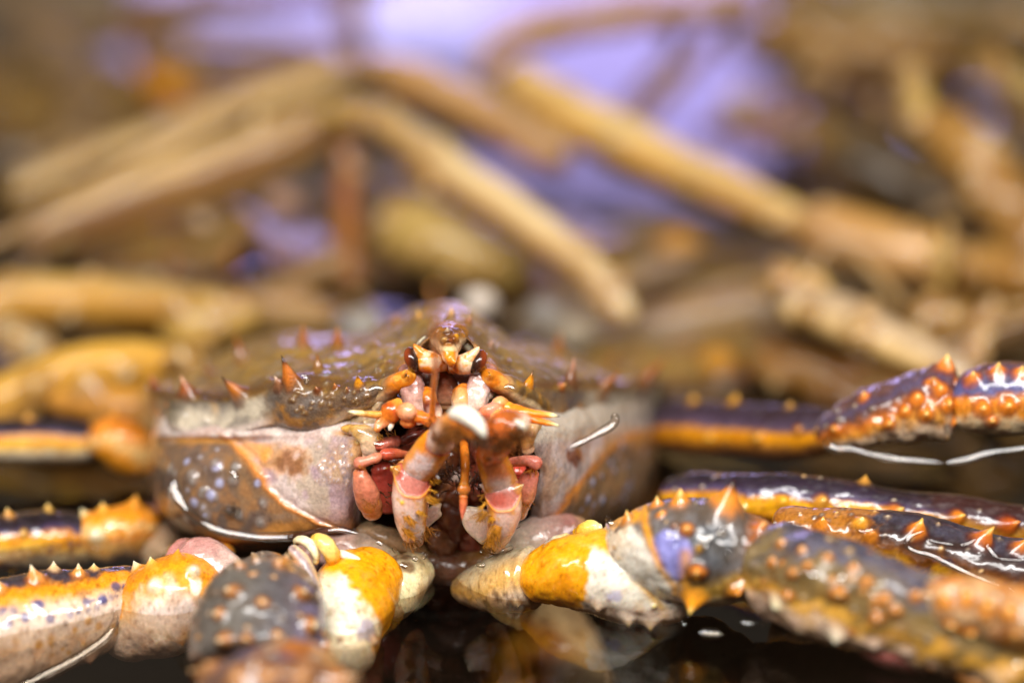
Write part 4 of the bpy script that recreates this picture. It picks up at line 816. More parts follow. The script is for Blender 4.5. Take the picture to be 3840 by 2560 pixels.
q = segment('carpus', [(2300,2010,.05,.05,.06),(2350,2030,-.02,.10,.12),(2440,2050,-.12,.165,.18),(2560,2060,-.18,.195,.22),(2680,2075,-.2,.195,.22),(2790,2085,-.2,.165,.18),(2870,2095,-.16,.11,.12)], [(-1, GREY), (1, GREY)], 'wet_shell', cr, 190, 150, seed=33, extra=carpus_r, cap=(.03, .05), rough=.008, tub=(34, 7, (.003, .010), (.008, .018)),
        sp=sps([(2345,1950,.07,.05,(.1,1,.4)),(2460,1895,.07,.05,(0,1,.3)),(2545,1880,.10,.08,(.05,1,.2)),(2480,1930,.035,.04,(0,.8,.6)),(2660,1893,.03,.03,(0,1,.4))], t='#e8c070', m='#d8801c', b='#5a4434')
        + [(2718,1905,.18,.115,(.28,1,.25),'#2a1208','#d88020','#5a4c40'), (2528,1972,.025,.03,(0,.4,.8),'#8a5a3a','#6a4a34','#4a3a30'), (2575,1982,.06,.042,(-.1,.25,1),'#e8c880','#c87828','#5a2e14'), (2618,2062,.03,.025,(0,.3,1),'#d8b040','#b88830','#6a4a24'),
           (2620,2140,.09,.06,(-.2,.0,1),'#e8b060','#c06c18','#3a1c0c'), (2605,2245,.11,.075,(-.35,-.8,.6),'#e8c068','#dc8c18','#c8801c'), (2765,2215,.10,.075,(0,-.1,1),'#d88a30','#b8701c','#5a2c10'), (2800,2180,.08,.05,(.5,.2,.8),'#e8dcb8','#d8a850','#a86420'),
           (2850,1990,.07,.06,(.3,.8,.5),'#d8943c','#b0601c','#6a3a18'), (2835,2045,.05,.06,(.2,.2,1),'#c07828','#a8581c','#6a3a18')])
CARP_R = q.V
PROP_R = segment('propodus', [(2840,2120,-.16,.09,.10),(2920,2130,-.30,.165,.17),(3060,2190,-.42,.185,.19),(3220,2245,-.5,.175,.18),(3400,2305,-.57,.16,.16),(3600,2380,-.62,.15,.15),(3850,2470,-.68,.14,.14),(4100,2560,-.73,.10,.10),(4350,2660,-.78,.02,.02)], [(-1, c('#c8a890')), (-.75, c('#c8a888')), (-.45, c('#b8862c')), (-.15, c('#7a6034')), (.35, c('#6e5c3c')), (.7, c('#54505c')), (1, c('#3c3844'))], 'wet_shell', cr, 190, 140, seed=37, warp=.55, ws=7, cap=(.05, .06), rough=.026, rs=9, extra=lambda q: q.keel(.0, .12, 2), tub=(46, 8, (.004, .014), (.012, .028), (('#c8b090', '#9a7a48', '#6a5434'), ('#a89a80', '#7a6a50', '#5a4c3c'), ('#d0944c', '#a8662c', '#5a3a20'))),
        sp=sps([(2890,2110,.06,.05,(-.1,.6,.7)),(2960,2150,.07,.06,None),(3030,2120,.06,.05,(0,.5,.9)),(2930,2040,.05,.05,(0,.9,.5)),(3010,2060,.03,.04,(0,.8,.6)),(3100,2090,.06,.05,(.1,.7,.7)),(3140,2230,.08,.08,(0,0,1)),(3250,2180,.05,.06,(.1,.5,.8)),(3320,2250,.05,.06,(.1,.3,.9)),
                (3190,2160,.02,.03,None),(3230,2220,.02,.03,None),(3270,2240,.02,.03,None),(3120,2170,.02,.03,None),(3280,2320,.05,.07,(0,-.2,1)),(3360,2300,.05,.06,None),(2950,2230,.05,.06,(-.2,-.4,.8)),(3430,2240,.05,.05,(.3,.8,.5)),(3200,2130,.04,.05,(.1,.8,.5))], t='#d8b070', m='#b8702c', b='#5e4424', k=.8, kr=.74)
        + [(2905,2262,.035,.05,(-.4,-.8,.4),'#e0dcc0','#d8c8a0','#c8b090'), (3125,2375,.06,.07,(.05,-1,.2),'#e0dcc0','#d8c4a8','#c8a890'), (3280,2412,.03,.05,(.1,-1,.2),'#d8c8b0','#c8a890','#c8a890'), (3400,2442,.02,.04,(.1,-1,.2),'#d8c8b0','#c8a890','#c8a890')])
segment('membrane', [(3220,2400,-.5,.05,.06),(3320,2420,-.55,.075,.09),(3440,2430,-.58,.085,.09),(3560,2420,-.6,.06,.07)], [(-1, c('#8a5a50')), (0, c('#8f4a44')), (1, c('#7a3a38'))], 'flesh', cr, 60, 40, seed=3)
segment('finger', [(3420,2250,-.60,.05,.06),(3540,2262,-.68,.085,.09),(3700,2290,-.74,.10,.10),(3880,2340,-.80,.10,.10),(4150,2440,-.86,.06,.06),(4350,2540,-.9,.015,.015)], [(-1, c('#a8601c')), (-.3, c('#a8845c')), (.3, c('#b89c78')), (.8, c('#b8742c')), (1, c('#8a5424'))], 'wet_shell', cr, 120, 90, seed=41, warp=.6, ws=7, rough=.025, tub=(26, 9),
        sp=sps([(3540,2260,.08,.06,(-.1,.9,.3)),(3620,2250,.07,.06,(.1,.9,.3)),(3700,2280,.06,.06,(0,.6,.7)),(3780,2300,.06,.06,(0,.6,.7)),(3640,2380,.06,.06,(0,-.2,1)),(3560,2360,.07,.07,None),(3800,2390,.06,.06,None)], t='#e0c888', m='#d08024', b='#7a4418'))
segment('finger', [(3500,2370,-.6,.07,.07),(3560,2430,-.62,.06,.07),(3640,2520,-.66,.045,.05),(3720,2620,-.7,.03,.04)], [(-1, c('#b86c1c')), (0, c('#b88a58')), (1, c('#8a5c40'))], 'wet_shell', cr, 60, 50, seed=43)

# --- walking legs
def walk_leg():
    return empty('walking_leg', parent=crab)
DT = [(-1, c('#a89078')), (-.55, c('#cdbca0')), (-.2, c('#d0a23c')), (.05, c('#d8920f')), (.28, c('#b8741a')), (.42, c('#3c3050')), (.6, c('#241a22')), (1, c('#1c1416'))]
lg = walk_leg()   # upper at the left edge
segment('merus', [(-1000,1800,1.0,.02,.02),(-700,1700,1.05,.055,.055),(-300,1655,1.15,.085,.08),(0,1655,1.2,.09,.09),(200,1655,1.25,.095,.09),(370,1660,1.3,.08,.08)], DT, 'far_shell', lg, 140, 60, seed=51, sp=[(110,1568,.05,.05,(0,1,.3),'#d8b070','#c88a30','#4a2c18'), (400,1570,.06,.05,(0,1,.3),'#d8a050','#c07c24','#5a3010')])
segment('ischium', [(360,1660,1.3,.06,.07),(420,1650,1.25,.11,.1),(500,1690,1.25,.12,.1),(560,1730,1.3,.09,.09)], [(-1, c('#b8781c')), (-.3, c('#d8881a')), (.2, c('#d8b070')), (.5, c('#d07814')), (1, c('#b86c14'))], 'far_shell', lg, 50, 50, seed=53, warp=.5, ws=9, sp=[(430,1560,.05,.05,(0,1,.2),'#d89a40','#c07820','#8a4c14')])
lg = walk_leg()   # second
segment('merus', [(-1050,2250,.25,.02,.03),(-750,2130,.35,.07,.07),(-300,2045,.5,.11,.11),(0,2030,.6,.12,.12),(170,2020,.68,.125,.12),(330,2025,.75,.10,.1),(365,2030,.78,.06,.06)], DT, 'wet_shell', lg, 150, 70, seed=55, spots_=((40, .014, '#9a6418', -.8, 0), (20, .012, '#4a4468', -.4, .1)),
        sp=[(40,1930,.06,.05,(-.2,1,.3),'#e0c888','#d0903c','#3a2418'), (180,1905,.05,.045,(0,1,.3),'#e0c888','#d0a04c','#3a2418'), (90,1995,.02,.03,(0,.3,1),'#d8b060','#b88840','#7a5a20')])
segment('ischium', [(330,2020,.75,.06,.07),(370,2010,.72,.11,.1),(440,1995,.75,.11,.11),(510,1990,.8,.12,.1),(550,2000,.9,.08,.08)], [(-1, c('#b08a68')), (-.5, c('#c8a060')), (-.1, c('#d8861a')), (.3, c('#d8b074')), (.55, c('#d8840f')), (1, c('#c87c1c'))], 'wet_shell', lg, 60, 60, seed=57, warp=.5, ws=9,
        sp=[(285,1905,.06,.05,(-.3,1,.2),'#e8dcb8','#d8c088','#c88a30'), (365,2000,.05,.06,(-.2,.2,1),'#e8e0c8','#e0d0a8','#d0a050'), (385,1905,.05,.05,(0,1,.2),'#e0c888','#d89830','#b8741c'), (500,1880,.06,.06,(.3,1,.2),'#d8a050','#c8801c','#b8741c')])
blob('membrane', [(520,1920,1.0,.05,.06),(560,1990,.9,.08,.08),(600,2060,.8,.09,.09),(620,2130,.75,.07,.07)], ['#a8706a','#b08478','#b8a08c','#a89478'], 'flesh', lg, 50, 40)
lg = walk_leg()   # third, nearest on that side
L3 = [(-1, c('#a07858')), (-.75, c('#c8a890')), (-.1, c('#ceb8a8')), (.38, c('#d0b498')), (.56, c('#cf8c1c')), (.74, c('#c87c12')), (.84, c('#3a3038')), (1, c('#2a2024'))]
q3 = segment('merus', [(-1150,2760,-.6,.03,.03),(-850,2620,-.5,.11,.11),(-420,2470,-.32,.19,.18),(-90,2405,-.17,.215,.2),(150,2340,-.06,.20,.2),(350,2290,.02,.165,.17),(520,2230,.12,.12,.13),(560,2200,.15,.06,.07)], L3, 'smooth_shell', lg, 240, 110, seed=59, warp=.12,
        spots_=((70, .020, '#4f4a74', .12, .5), (60, .016, '#b88430', -.7, -.05), (20, .01, '#5a3a20', -.6, .3)),
        sp=[(140,2165,.09,.06,(-.3,1,.4),'#e8d8b8','#d8904c','#8a4810'), (300,2150,.07,.05,(0,1,.4),'#e8dcb8','#d89040','#8a4810'), (200,2125,.05,.045,(0,1,.2),'#e8d8c0','#d8b080','#6a4a3a'), (350,2125,.04,.04,(.1,1,.2),'#e8d8b0','#d8a860','#6a4a3a'), (0,2200,.05,.05,(-.2,1,.3),'#e0c8a0','#c88840','#6a3a14'), (345,2470,.04,.06,(0,-1,.1),'#c88048','#b89078','#b89880')])
def isch3(q):
    x, y, _ = proj(q.V); n2 = fbm(q.V, 8, 33); n3 = fbm(q.V, 24, 34)
    q.col = mix(q.col, c('#dc8f12'), .95 * sstep(-22, 22, (x - np.interp(y, [2080, 2200, 2330], [640, 690, 760])) + 55 * n2))
    q.col = mix(q.col, c('#e2dcc8'), .9 * sstep(1, .5, ((x - 735) / 26) ** 2 + ((y - 2190) / 46) ** 2 + .8 * n3))
    q.col = mix(q.col, c('#e0d6bc'), .9 * sstep(1, .5, ((x - 600) / 26) ** 2 + ((y - 2235) / 46) ** 2 + .9 * n3))
segment('ischium', [(430,2420,.10,.06,.07),(490,2370,.05,.13,.13),(575,2305,.03,.175,.16),(660,2255,.03,.175,.16),(735,2235,.06,.15,.14),(790,2245,.11,.08,.09),(812,2252,.14,.04,.05)], [(-1, c('#b08060')), (-.6, c('#cbb0a0')), (.1, c('#d2bcae')), (.4, c('#d4b690')), (.6, c('#d88a14')), (1, c('#c87810'))], 'smooth_shell', lg, 120, 90, seed=61, warp=.35, ws=8, extra=isch3,
        sp=[(500,2120,.05,.05,(-.3,1,.2),'#e8dcc0','#e0c898','#c88a30'), (560,2110,.05,.045,(0,1,.2),'#e8d8b0','#d8a040','#c07c18'), (580,2190,.05,.06,(-.3,.3,1),'#e8e4d0','#e0d4b0','#d0a050'), (725,2140,.05,.05,(.2,.4,1),'#e8e0cc','#d8c8a8','#c8902c'), (660,2085,.05,.05,(.3,1,.1),'#d89030','#d0801c','#b86c14')])
blob('membrane', [(660,2090,.2,.05,.07),(730,2100,.14,.09,.10),(800,2150,.12,.11,.10),(830,2230,.12,.09,.09),(800,2310,.1,.05,.06)], ['#b0685c','#b07a72','#b89c90','#b8a494','#b8985c'], 'flesh', lg, 60, 44)
segment('leg_base', [(640,2070,.5,.03,.05),(760,2062,.42,.035,.05),(880,2070,.4,.03,.05)], [(-1, c('#b87828')), (1, c('#c8842c'))], 'smooth_shell', lg, 40, 24, seed=6)

# right side of the photograph
lg = walk_leg()   # far leg, dark above, yellow below
DR = [(-1, c('#6a4020')), (-.6, c('#8a5828')), (-.35, c('#d0860c')), (0, c('#d88c0a')), (.14, c('#5c4658')), (.4, c('#3a2c3c')), (1, c('#2a1a18'))]
segment('merus', [(2440,1600,1.75,.10,.1),(2560,1600,1.5,.115,.1),(2760,1610,1.25,.12,.11),(2960,1625,1.0,.115,.11),(3120,1620,.85,.09,.1),(3180,1620,.8,.05,.06)], DR, 'far_shell', lg, 90, 60, seed=63, warp=.1,
        sp=[(2600,1500,.05,.05,(0,1,.2),'#d8a84c','#c88c30','#4a2c18'), (2745,1500,.07,.055,(.4,1,.2),'#d8a84c','#c88c30','#4a2c18'), (2835,1640,.06,.05,(0,.1,1),'#d8b04c','#c07c18','#4a2410'), (2660,1640,.04,.05,(0,.1,1),'#e0c060','#d09020','#b87010'), (2990,1615,.04,.04,(0,.2,1),'#d8a050','#a8601c','#4a2410'), (2960,1520,.04,.04,(0,1,.2),'#c89858','#a87838','#3a2418')])
CT = [(-1, c('#b89c78')), (-.6, c('#c8ac90')), (-.25, c('#c88a34')), (.1, c('#b8641c')), (.4, c('#5a3c34')), (.7, c('#4a4058')), (1, c('#5a3c34'))]
segment('carpus', [(3090,1625,.72,.05,.06),(3160,1610,.62,.085,.09),(3280,1565,.55,.115,.12),(3420,1530,.5,.14,.13),(3540,1510,.48,.15,.13),(3610,1510,.46,.10,.1)], CT, 'wet_shell', lg, 130, 90, seed=65, warp=.3, ws=8, rough=.02, tub=(24, 10, (.004, .014), (.012, .024)),
        sp=sps([(3130,1620,.06,.05,(-.3,.4,.8)),(3330,1590,.05,.05,(0,.3,1)),(3440,1500,.06,.06,(0,.6,.8)),(3500,1440,.06,.06,(0,.9,.4)),(3545,1375,.10,.08,(.05,1,.2)),(3520,1460,.06,.06,None),(3560,1520,.06,.07,None),(3590,1580,.06,.06,(.2,0,1)),(3470,1560,.05,.06,None),(3390,1540,.04,.05,None),(3240,1490,.05,.05,(-.2,.9,.3)),(3600,1440,.06,.06,None)], t='#e8c070', m='#d0741c', b='#6a2c10'))
segment('propodus', [(3590,1500,.46,.09,.1),(3660,1500,.42,.135,.13),(3800,1500,.4,.15,.14),(4050,1510,.36,.12,.11),(4450,1600,.3,.02,.02)], [(-1, c('#b0a078')), (-.6, c('#c8b08c')), (-.35, c('#c07a24')), (0, c('#c8741a')), (.15, c('#8a4c20')), (.3, c('#4a4a78')), (.8, c('#4a3c4c')), (1, c('#6a3c24'))], 'wet_shell', lg, 90, 80, seed=67, warp=.2,
        sp=sps([(3640,1420,.07,.06,(0,.8,.5)),(3740,1390,.07,.06,(.1,1,.3)),(3680,1540,.05,.06,None),(3780,1530,.05,.06,None),(3720,1590,.05,.05,None),(3830,1400,.06,.06,(.1,1,.2))], t='#e8c070', m='#d0741c', b='#8a3c14'))
lg = walk_leg()   # middle leg
DM = [(-1, c('#7a4c1c')), (-.55, c('#c87c10')), (-.1, c('#d89a14')), (.15, c('#c88414')), (.3, c('#48385a')), (.55, c('#2c2030')), (1, c('#1c1214'))]
segment('merus', [(2480,1850,.75,.06,.07),(2640,1855,.65,.09,.09),(2840,1875,.5,.105,.1),(3100,1890,.42,.10,.1),(3400,1930,.36,.10,.1),(3700,1975,.34,.105,.1),(4050,2030,.3,.09,.09),(4500,2120,.25,.02,.02)], DM, 'wet_shell', lg, 170, 70, seed=69, warp=.16, tub=(30, 11, (.004, .012), (.01, .02)),
        ends=[(.62, 1.2, '#3a1c10', .65)], sp=[(2930,1880,.05,.045,(.1,.4,.9),'#e0b850','#d89820','#a8701c'), (3075,1880,.06,.05,(.3,.3,.8),'#e0c068','#c8882c','#6a3c14'), (3350,1925,.09,.06,(.6,.4,.7),'#e0b858','#b86820','#5a2810'), (3580,1940,.07,.05,(.6,.3,.7),'#e8b850','#c87018','#5a2410'), (3780,1970,.09,.06,(.7,.3,.7),'#d8842c','#a84c14','#5a2010'), (2790,1900,.03,.03,(0,.3,1),'#e8dcb0','#d8b050','#c88c20'), (3160,1920,.03,.03,(0,.3,1),'#e8e0c8','#d8b868','#c88c20'), (3240,1800,.05,.05,(.2,1,.2),'#d8a048','#b88030','#3a2418')])
lg = walk_leg()   # nearest on that side, spiny brown with a meniscus of water
DN = [(-1, c('#8a847c')), (-.6, c('#948a7c')), (-.35, c('#a87818')), (-.1, c('#6a3c10')), (.2, c('#3a1e10')), (.6, c('#2c2024')), (.85, c('#3c3844')), (1, c('#2c2430'))]
q4 = segment('merus', [(2900,1960,.15,.05,.06),(3000,1975,.1,.075,.08),(3180,2010,.05,.105,.11),(3400,2060,.02,.13,.13),(3650,2130,.0,.145,.14),(3900,2190,-.02,.15,.14),(4150,2250,-.05,.12,.12),(4550,2380,-.1,.02,.02)], DN, 'wet_shell', lg, 170, 90, seed=71, warp=.2, tub=(40, 12, (.004, .012), (.01, .02)),
        ends=[(0, .32, '#b8741a', .6)], spots_=((40, .012, '#2c2440', -.5, .1), (16, .01, '#5a4420', -1, -.5)),
        sp=[(3220,1965,.07,.06,(.1,.6,.8),'#e8d080','#d08c24','#6a3410'), (3435,1990,.09,.065,(.3,.9,.4),'#e8b850','#c8701c','#4a1c0c'), (3670,2025,.11,.075,(.7,.8,.4),'#e0a850','#b8601c','#4a1c0c'), (3080,1970,.06,.045,(.1,.9,.4),'#d89030','#c87820','#8a4c18'), (3270,2010,.05,.045,(.1,.7,.7),'#d88a3c','#c07420','#7a4418'), (3820,2050,.07,.06,(.6,.8,.4),'#d89a40','#b0601c','#4a1c0c')])

# --- limb hanging below the body into the dark water
lg = walk_leg()
segment('merus', [(1840,2180,1.2,.12,.1),(1930,2320,1.1,.22,.18),(2020,2470,.95,.26,.2),(2080,2660,.8,.25,.2)], [(-1, c('#b8843c')), (-.4, c('#d09a30')), (.1, c('#8a4c10')), (.6, c('#c8b088')), (1, c('#a08868'))], 'far_shell', lg, 70, 60, seed=73, warp=.5, ws=5)
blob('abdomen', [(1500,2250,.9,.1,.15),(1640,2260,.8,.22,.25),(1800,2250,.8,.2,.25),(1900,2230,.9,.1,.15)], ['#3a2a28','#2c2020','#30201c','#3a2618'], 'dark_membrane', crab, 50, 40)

# ------------------------------------------------------------------ crabs behind, out of focus
K = 3840 / 2352.0
def far_leg(parent, pts, stops, w=(1.0, .9), m=44, n=24, seed=1, warp=.15, name='merus', sp=(), cap=(.1, .1)):
    """pts in the 2352-wide view: (x, y, depth, half height in those pixels)."""
    L = []
    for (x, y, d, hw) in pts:
        f = (D + d) / D; r = .9 * hw * K / 1000 * f; L.append((x * K, y * K, d, r, r * w[1]))
    q = Sweep(L, m, n, cap, 2.4); q.keel(.08, .10, seed); q.rough(.022, 2.2, seed, 2); q.rough(.012, 6, seed + 1); band(q, stops, warp, 3, seed)
    n1 = fbm(q.V, 1.6, seed + 60, 2); n2 = fbm(q.V, 4.5, seed + 61, 2)
    q.col = mix(q.col, q.col * np.array([.72, .66, .60]), .8 * sstep(.05, .45, n1)); q.col = mix(q.col, np.minimum(q.col * 1.15 + np.array([.06, .04, .01]), .8), .8 * sstep(.05, .45, -n1 + .3 * n2))
    g = q.col.mean(-1, keepdims=True); q.col = g + (q.col - g) * 1.12; q.col = mix(q.col, c('#a07a3c'), .12 + .25 * sstep(.1, .4, n2))
    if m > 35: tubercles(q, 7, seed + 70, (.03, .055), (.06, .10), (('#d8c498', '#b08850', '#8a6438'), ('#c8a868', '#a07438', '#6a4a2c')))
    q.build(name, 'far_shell', parent); return q
def far_crab(at, label):
    o = empty('king_crab', P(at[0] * K, at[1] * K, at[2])); return tag(o, label, 'crab', 'crabs piled up behind the crab in focus')
STR = [(-1, c('#a07444')), (-.72, c('#a8804c')), (-.5, c('#62402c')), (.1, c('#6e4c38')), (.36, c('#c4a474')), (.8, c('#bc9c6c')), (1, c('#7a5630'))]
TANS = [(-1, c('#8a6030')), (-.5, c('#b08a54')), (0, c('#c8aa78')), (.5, c('#d0b888')), (1, c('#b89a68'))]
GOLD = [(-1, c('#7a5020')), (-.5, c('#b08448')), (0, c('#c8a068')), (.5, c('#dcc08c')), (1, c('#d0ac60'))]
BRN = [(-1, c('#6a421c')), (-.4, c('#8a6030')), (.2, c('#9a7040')), (.7, c('#a8804c')), (1, c('#8a6838'))]
ORG = [(-1, c('#8a5a24')), (-.4, c('#a87834')), (.2, c('#bc8c3c')), (.7, c('#c09444')), (1, c('#a07c40'))]

def car_copy(parent, at, scale, rz, mat=None, tilt=0.0):
    """Body of a crab behind: the same kind of carapace, smaller or turned."""
    o = bpy.data.objects.new('carapace', carapace.data); scene.collection.objects.link(o); o.parent = parent
    cen = np.array(CAR_V.reshape(-1, 3).mean(0) - ORIGIN[crab.name])
    from mathutils import Matrix
    org = ORIGIN[parent.name]
    p = P(at[0] * K, at[1] * K, at[2]) - org
    Mx = Matrix.Translation(Vector(p * S)) @ Matrix.Rotation(rz, 4, 'Z') @ Matrix.Rotation(tilt, 4, 'X') @ Matrix.Scale(scale, 4) @ Matrix.Translation(Vector(-cen * S))
    o.matrix_local = Mx; return o

# crab with the long bent legs across the middle
b1 = far_crab((700, 700, 4.2), 'crab behind with two long tan legs bent into a peak over the centre')
car_copy(b1, (960, 520, 4.9), 0.9, 0.4, tilt=.3)
lg = empty('walking_leg', parent=b1)
far_leg(lg, [(20,455,4.6,30),(90,420,4.6,40),(300,335,4.8,42),(560,250,5.0,40),(780,172,5.2,34),(860,152,5.2,26)], [(-1, c('#4e2c14')), (-.6, c('#5e381c')), (-.2, c('#b0905c')), (.6, c('#c4a87c')), (1, c('#a88c60'))], warp=.06, seed=3)  # dark lower band paints in the shadow line under this leg
far_leg(lg, [(830,150,5.2,26),(900,165,5.1,42),(1040,225,4.9,48),(1180,300,4.7,50),(1310,375,4.6,44)], [(-1, c('#7a4218')), (-.4, c('#94602c')), (.1, c('#b08c64')), (.6, c('#b89c80')), (1, c('#a08868'))], name='propodus', seed=4)
lg = empty('walking_leg', parent=b1)
far_leg(lg, [(60,560,3.9,50),(110,530,3.9,66),(330,450,4.0,72),(560,365,4.1,70),(760,280,4.2,55),(830,255,4.2,36)], STR, seed=5, warp=.08)
far_leg(lg, [(740,260,4.0,26),(800,258,3.9,38),(870,268,3.9,30)], [(-1, c('#a88a48')), (0, c('#c8a860')), (1, c('#b89850'))], name='carpus', seed=6)
far_leg(lg, [(840,262,4.0,34),(920,310,3.8,50),(1060,410,3.5,52),(1220,520,3.2,52),(1350,620,3.0,48),(1420,700,2.9,42),(1440,750,2.9,26)], [(-1, c('#8a6430')), (-.5, c('#b0885a')), (.1, c('#ccb084')), (.6, c('#d8c49c')), (1, c('#c0a478'))], name='propodus', seed=7)
far_leg(lg, [(930,400,3.7,20),(1000,412,3.55,26),(1060,415,3.5,22)], [(-1, c('#b8945c')), (1, c('#d0b070'))], name='joint_or_glint', seed=8)
lg = empty('walking_leg', parent=b1)
far_leg(lg, [(800,290,4.1,30),(798,360,4.1,32),(795,450,4.1,32),(798,560,4.1,34),(800,680,4.1,34)], [(-1, c('#7a3a14')), (0, c('#8a4018')), (1, c('#94481c'))], seed=9)
far_leg(lg, [(880,520,3.9,60),(960,540,3.8,95),(1080,580,3.7,80),(1200,640,3.6,50)], [(-1, c('#7a5c38')), (0, c('#a08850')), (1, c('#a88c5c'))], name='ischium', seed=10)

# crab with the golden leg running down to the right
b2 = far_crab((1700, 560, 4.5), 'crab behind with a golden leg sloping down across the upper centre')
car_copy(b2, (1330, 640, 4.6), 0.75, -0.6, tilt=.4)
lg = empty('walking_leg', parent=b2)
far_leg(lg, [(1150,170,5.0,36),(1210,205,4.9,58),(1340,280,4.6,66),(1500,360,4.3,66),(1650,430,4.0,56),(1780,490,3.8,44),(1850,520,3.7,36)], GOLD, seed=11)
far_leg(lg, [(1840,520,3.6,50),(1890,528,3.5,72),(2000,560,3.4,80),(2110,590,3.3,78),(2180,610,3.3,66)], [(-1, c('#7a5028')), (-.4, c('#a88054')), (.2, c('#bc9468')), (.7, c('#b48850')), (1, c('#9a7240'))], name='carpus', seed=12)
far_leg(lg, [(2130,600,3.2,66),(2165,605,3.2,68),(2190,610,3.2,56)], [(-1, c('#b89850')), (1, c('#d8c48c'))], name='joint_or_glint', seed=13, cap=(.05, .05))
far_leg(lg, [(2170,612,3.4,60),(2260,625,3.5,72),(2400,630,3.6,80),(2550,620,3.7,80)], BRN, name='propodus', seed=14)
lg = empty('walking_leg', parent=b2)
far_leg(lg, [(1130,200,5.6,26),(1115,150,5.6,30),(1160,95,5.7,38),(1280,60,5.8,42),(1440,38,5.9,40),(1600,18,6.0,36),(1750,0,6.1,30)], [(-1, c('#7a5230')), (-.3, c('#9a7038')), (.4, c('#b08848')), (1, c('#b89858'))], seed=15)
far_leg(lg, [(1530,40,6.3,18),(1550,110,6.3,20),(1475,210,6.3,22),(1400,280,6.3,18)], [(-1, c('#5a3c30')), (1, c('#6a4838'))], name='dactyl', seed=16)
far_leg(lg, [(1700,20,6.3,18),(1630,100,6.3,20),(1540,200,6.2,20),(1440,300,6.2,16)], [(-1, c('#6a4a3c')), (1, c('#84604c'))], name='dactyl', seed=17)
far_leg(lg, [(1900,190,6.2,26),(1760,240,6.2,32),(1620,320,6.2,26)], [(-1, c('#6a4a3c')), (1, c('#84604c'))], name='dactyl', seed=18)
far_leg(lg, [(1600,300,6.1,20),(1740,305,6.1,28),(1900,290,6.1,24)], [(-1, c('#7a4a50')), (1, c('#8a5a54'))], name='dactyl', seed=19)

for k, (x, y, d, w, col) in enumerate(((1100,692,2.8,30,'#d8ccc0'),(648,462,4.0,34,'#c8a494'),(462,508,3.8,26,'#b8a088'),(1252,722,3.2,40,'#7c7a78'),(835,752,2.9,48,'#8a8884'),(1320,765,3.1,44,'#8a8070'),(1555,560,4.2,44,'#b88438'),(1655,832,3.0,34,'#b07a30'),(1700,235,5.6,30,'#b8a090'))):  # palest knobs stand in for blurred highlights; the orange ones are joints
    far_leg(lg, [(x - w * 1.3, y - w * .2, d, w * .5), (x, y, d - .1, w), (x + w * 1.3, y + w * .25, d, w * .5)], [(-1, c(col) * .8), (1, c(col))], name='joint_or_glint', seed=k + 300, cap=(.08, .08), m=20, n=18)
# crab at the right edge
b3 = far_crab((2150, 760, 3.0), 'crab behind with a broad brown leg bent at the top right edge')
lg = empty('walking_leg', parent=b3)
far_leg(lg, [(2085,150,4.0,30),(2095,200,3.9,36),(2115,270,3.8,38),(2150,320,3.8,30)], [(-1, c('#8a6c3c')), (0, c('#b89c60')), (1, c('#b8a068'))], name='carpus', seed=21)
far_leg(lg, [(2130,270,3.8,44),(2180,310,3.7,66),(2260,400,3.6,76),(2330,500,3.5,76),(2400,600,3.5,70)], [(-1, c('#6a461c')), (-.3, c('#805a30')), (.4, c('#8a6438')), (1, c('#84602c'))], seed=22)
far_leg(lg, [(2230,130,4.6,24),(2300,170,4.5,36),(2420,250,4.4,40)], [(-1, c('#7a6030')), (1, c('#a8904c'))], name='propodus', seed=23)
lg = empty('walking_leg', parent=b3)
far_leg(lg, [(1740,660,2.7,34),(1800,650,2.6,52),(1860,660,2.5,50),(1900,690,2.4,36)], [(-1, c('#8a6a3c')), (0, c('#c09470')), (1, c('#b89c58'))], name='carpus', seed=24)
far_leg(lg, [(1790,690,2.4,44),(1880,715,2.3,60),(2000,765,2.1,62),(2120,820,1.9,52),(2240,880,1.7,40)], [(-1, c('#9a7440')), (-.5, c('#c0a070')), (-.1, c('#c0a680')), (.2, c('#94806a')), (.7, c('#a8947c')), (1, c('#8a745c'))], name='propodus', seed=25, warp=.06)
lg = empty('walking_leg', parent=b3)
far_leg(lg, [(1720,830,2.8,40),(1830,850,2.7,60),(1960,900,2.6,66),(2100,930,2.5,60)], [(-1, c('#5a3210')), (-.2, c('#7a4a18')), (.4, c('#8a5a1c')), (1, c('#7a3c14'))], seed=26)
far_leg(lg, [(2080,720,2.9,50),(2180,740,2.9,70),(2300,760,2.9,60)], [(-1, c('#5a3810')), (0, c('#6a4414')), (1, c('#4a2c10'))], name='ischium', seed=27)
far_leg(lg, [(2190,900,2.4,24),(2230,820,2.5,28),(2260,740,2.6,30),(2300,690,2.7,24)], [(-1, c('#8a6a48')), (1, c('#a8886c'))], name='propodus', seed=28)
car_copy(b3, (1600, 800, 3.3), 0.62, 0.9, tilt=.2)

# crab at the left edge, behind
b4 = far_crab((250, 800, 2.6), 'crab behind with an arched orange leg at the left edge')
lg = empty('walking_leg', parent=b4)
far_leg(lg, [(-60,720,2.9,50),(40,690,2.9,62),(200,690,2.9,66),(380,700,2.8,62),(520,710,2.7,50),(590,720,2.7,36)], [(-1, c('#7a4c1c')), (-.5, c('#94682c')), (.0, c('#a87c44')), (.6, c('#a88450')), (1, c('#94804c'))], seed=31)
far_leg(lg, [(380,760,2.6,40),(440,755,2.5,60),(540,730,2.5,56),(600,700,2.5,40)], [(-1, c('#94723c')), (0, c('#a8884c')), (1, c('#a08448'))], name='carpus', seed=32)
lg = empty('walking_leg', parent=b4)
far_leg(lg, [(-80,950,1.9,60),(40,905,2.0,72),(180,855,2.1,74),(320,835,2.2,66),(430,850,2.3,50),(470,880,2.3,34)], ORG, seed=33)
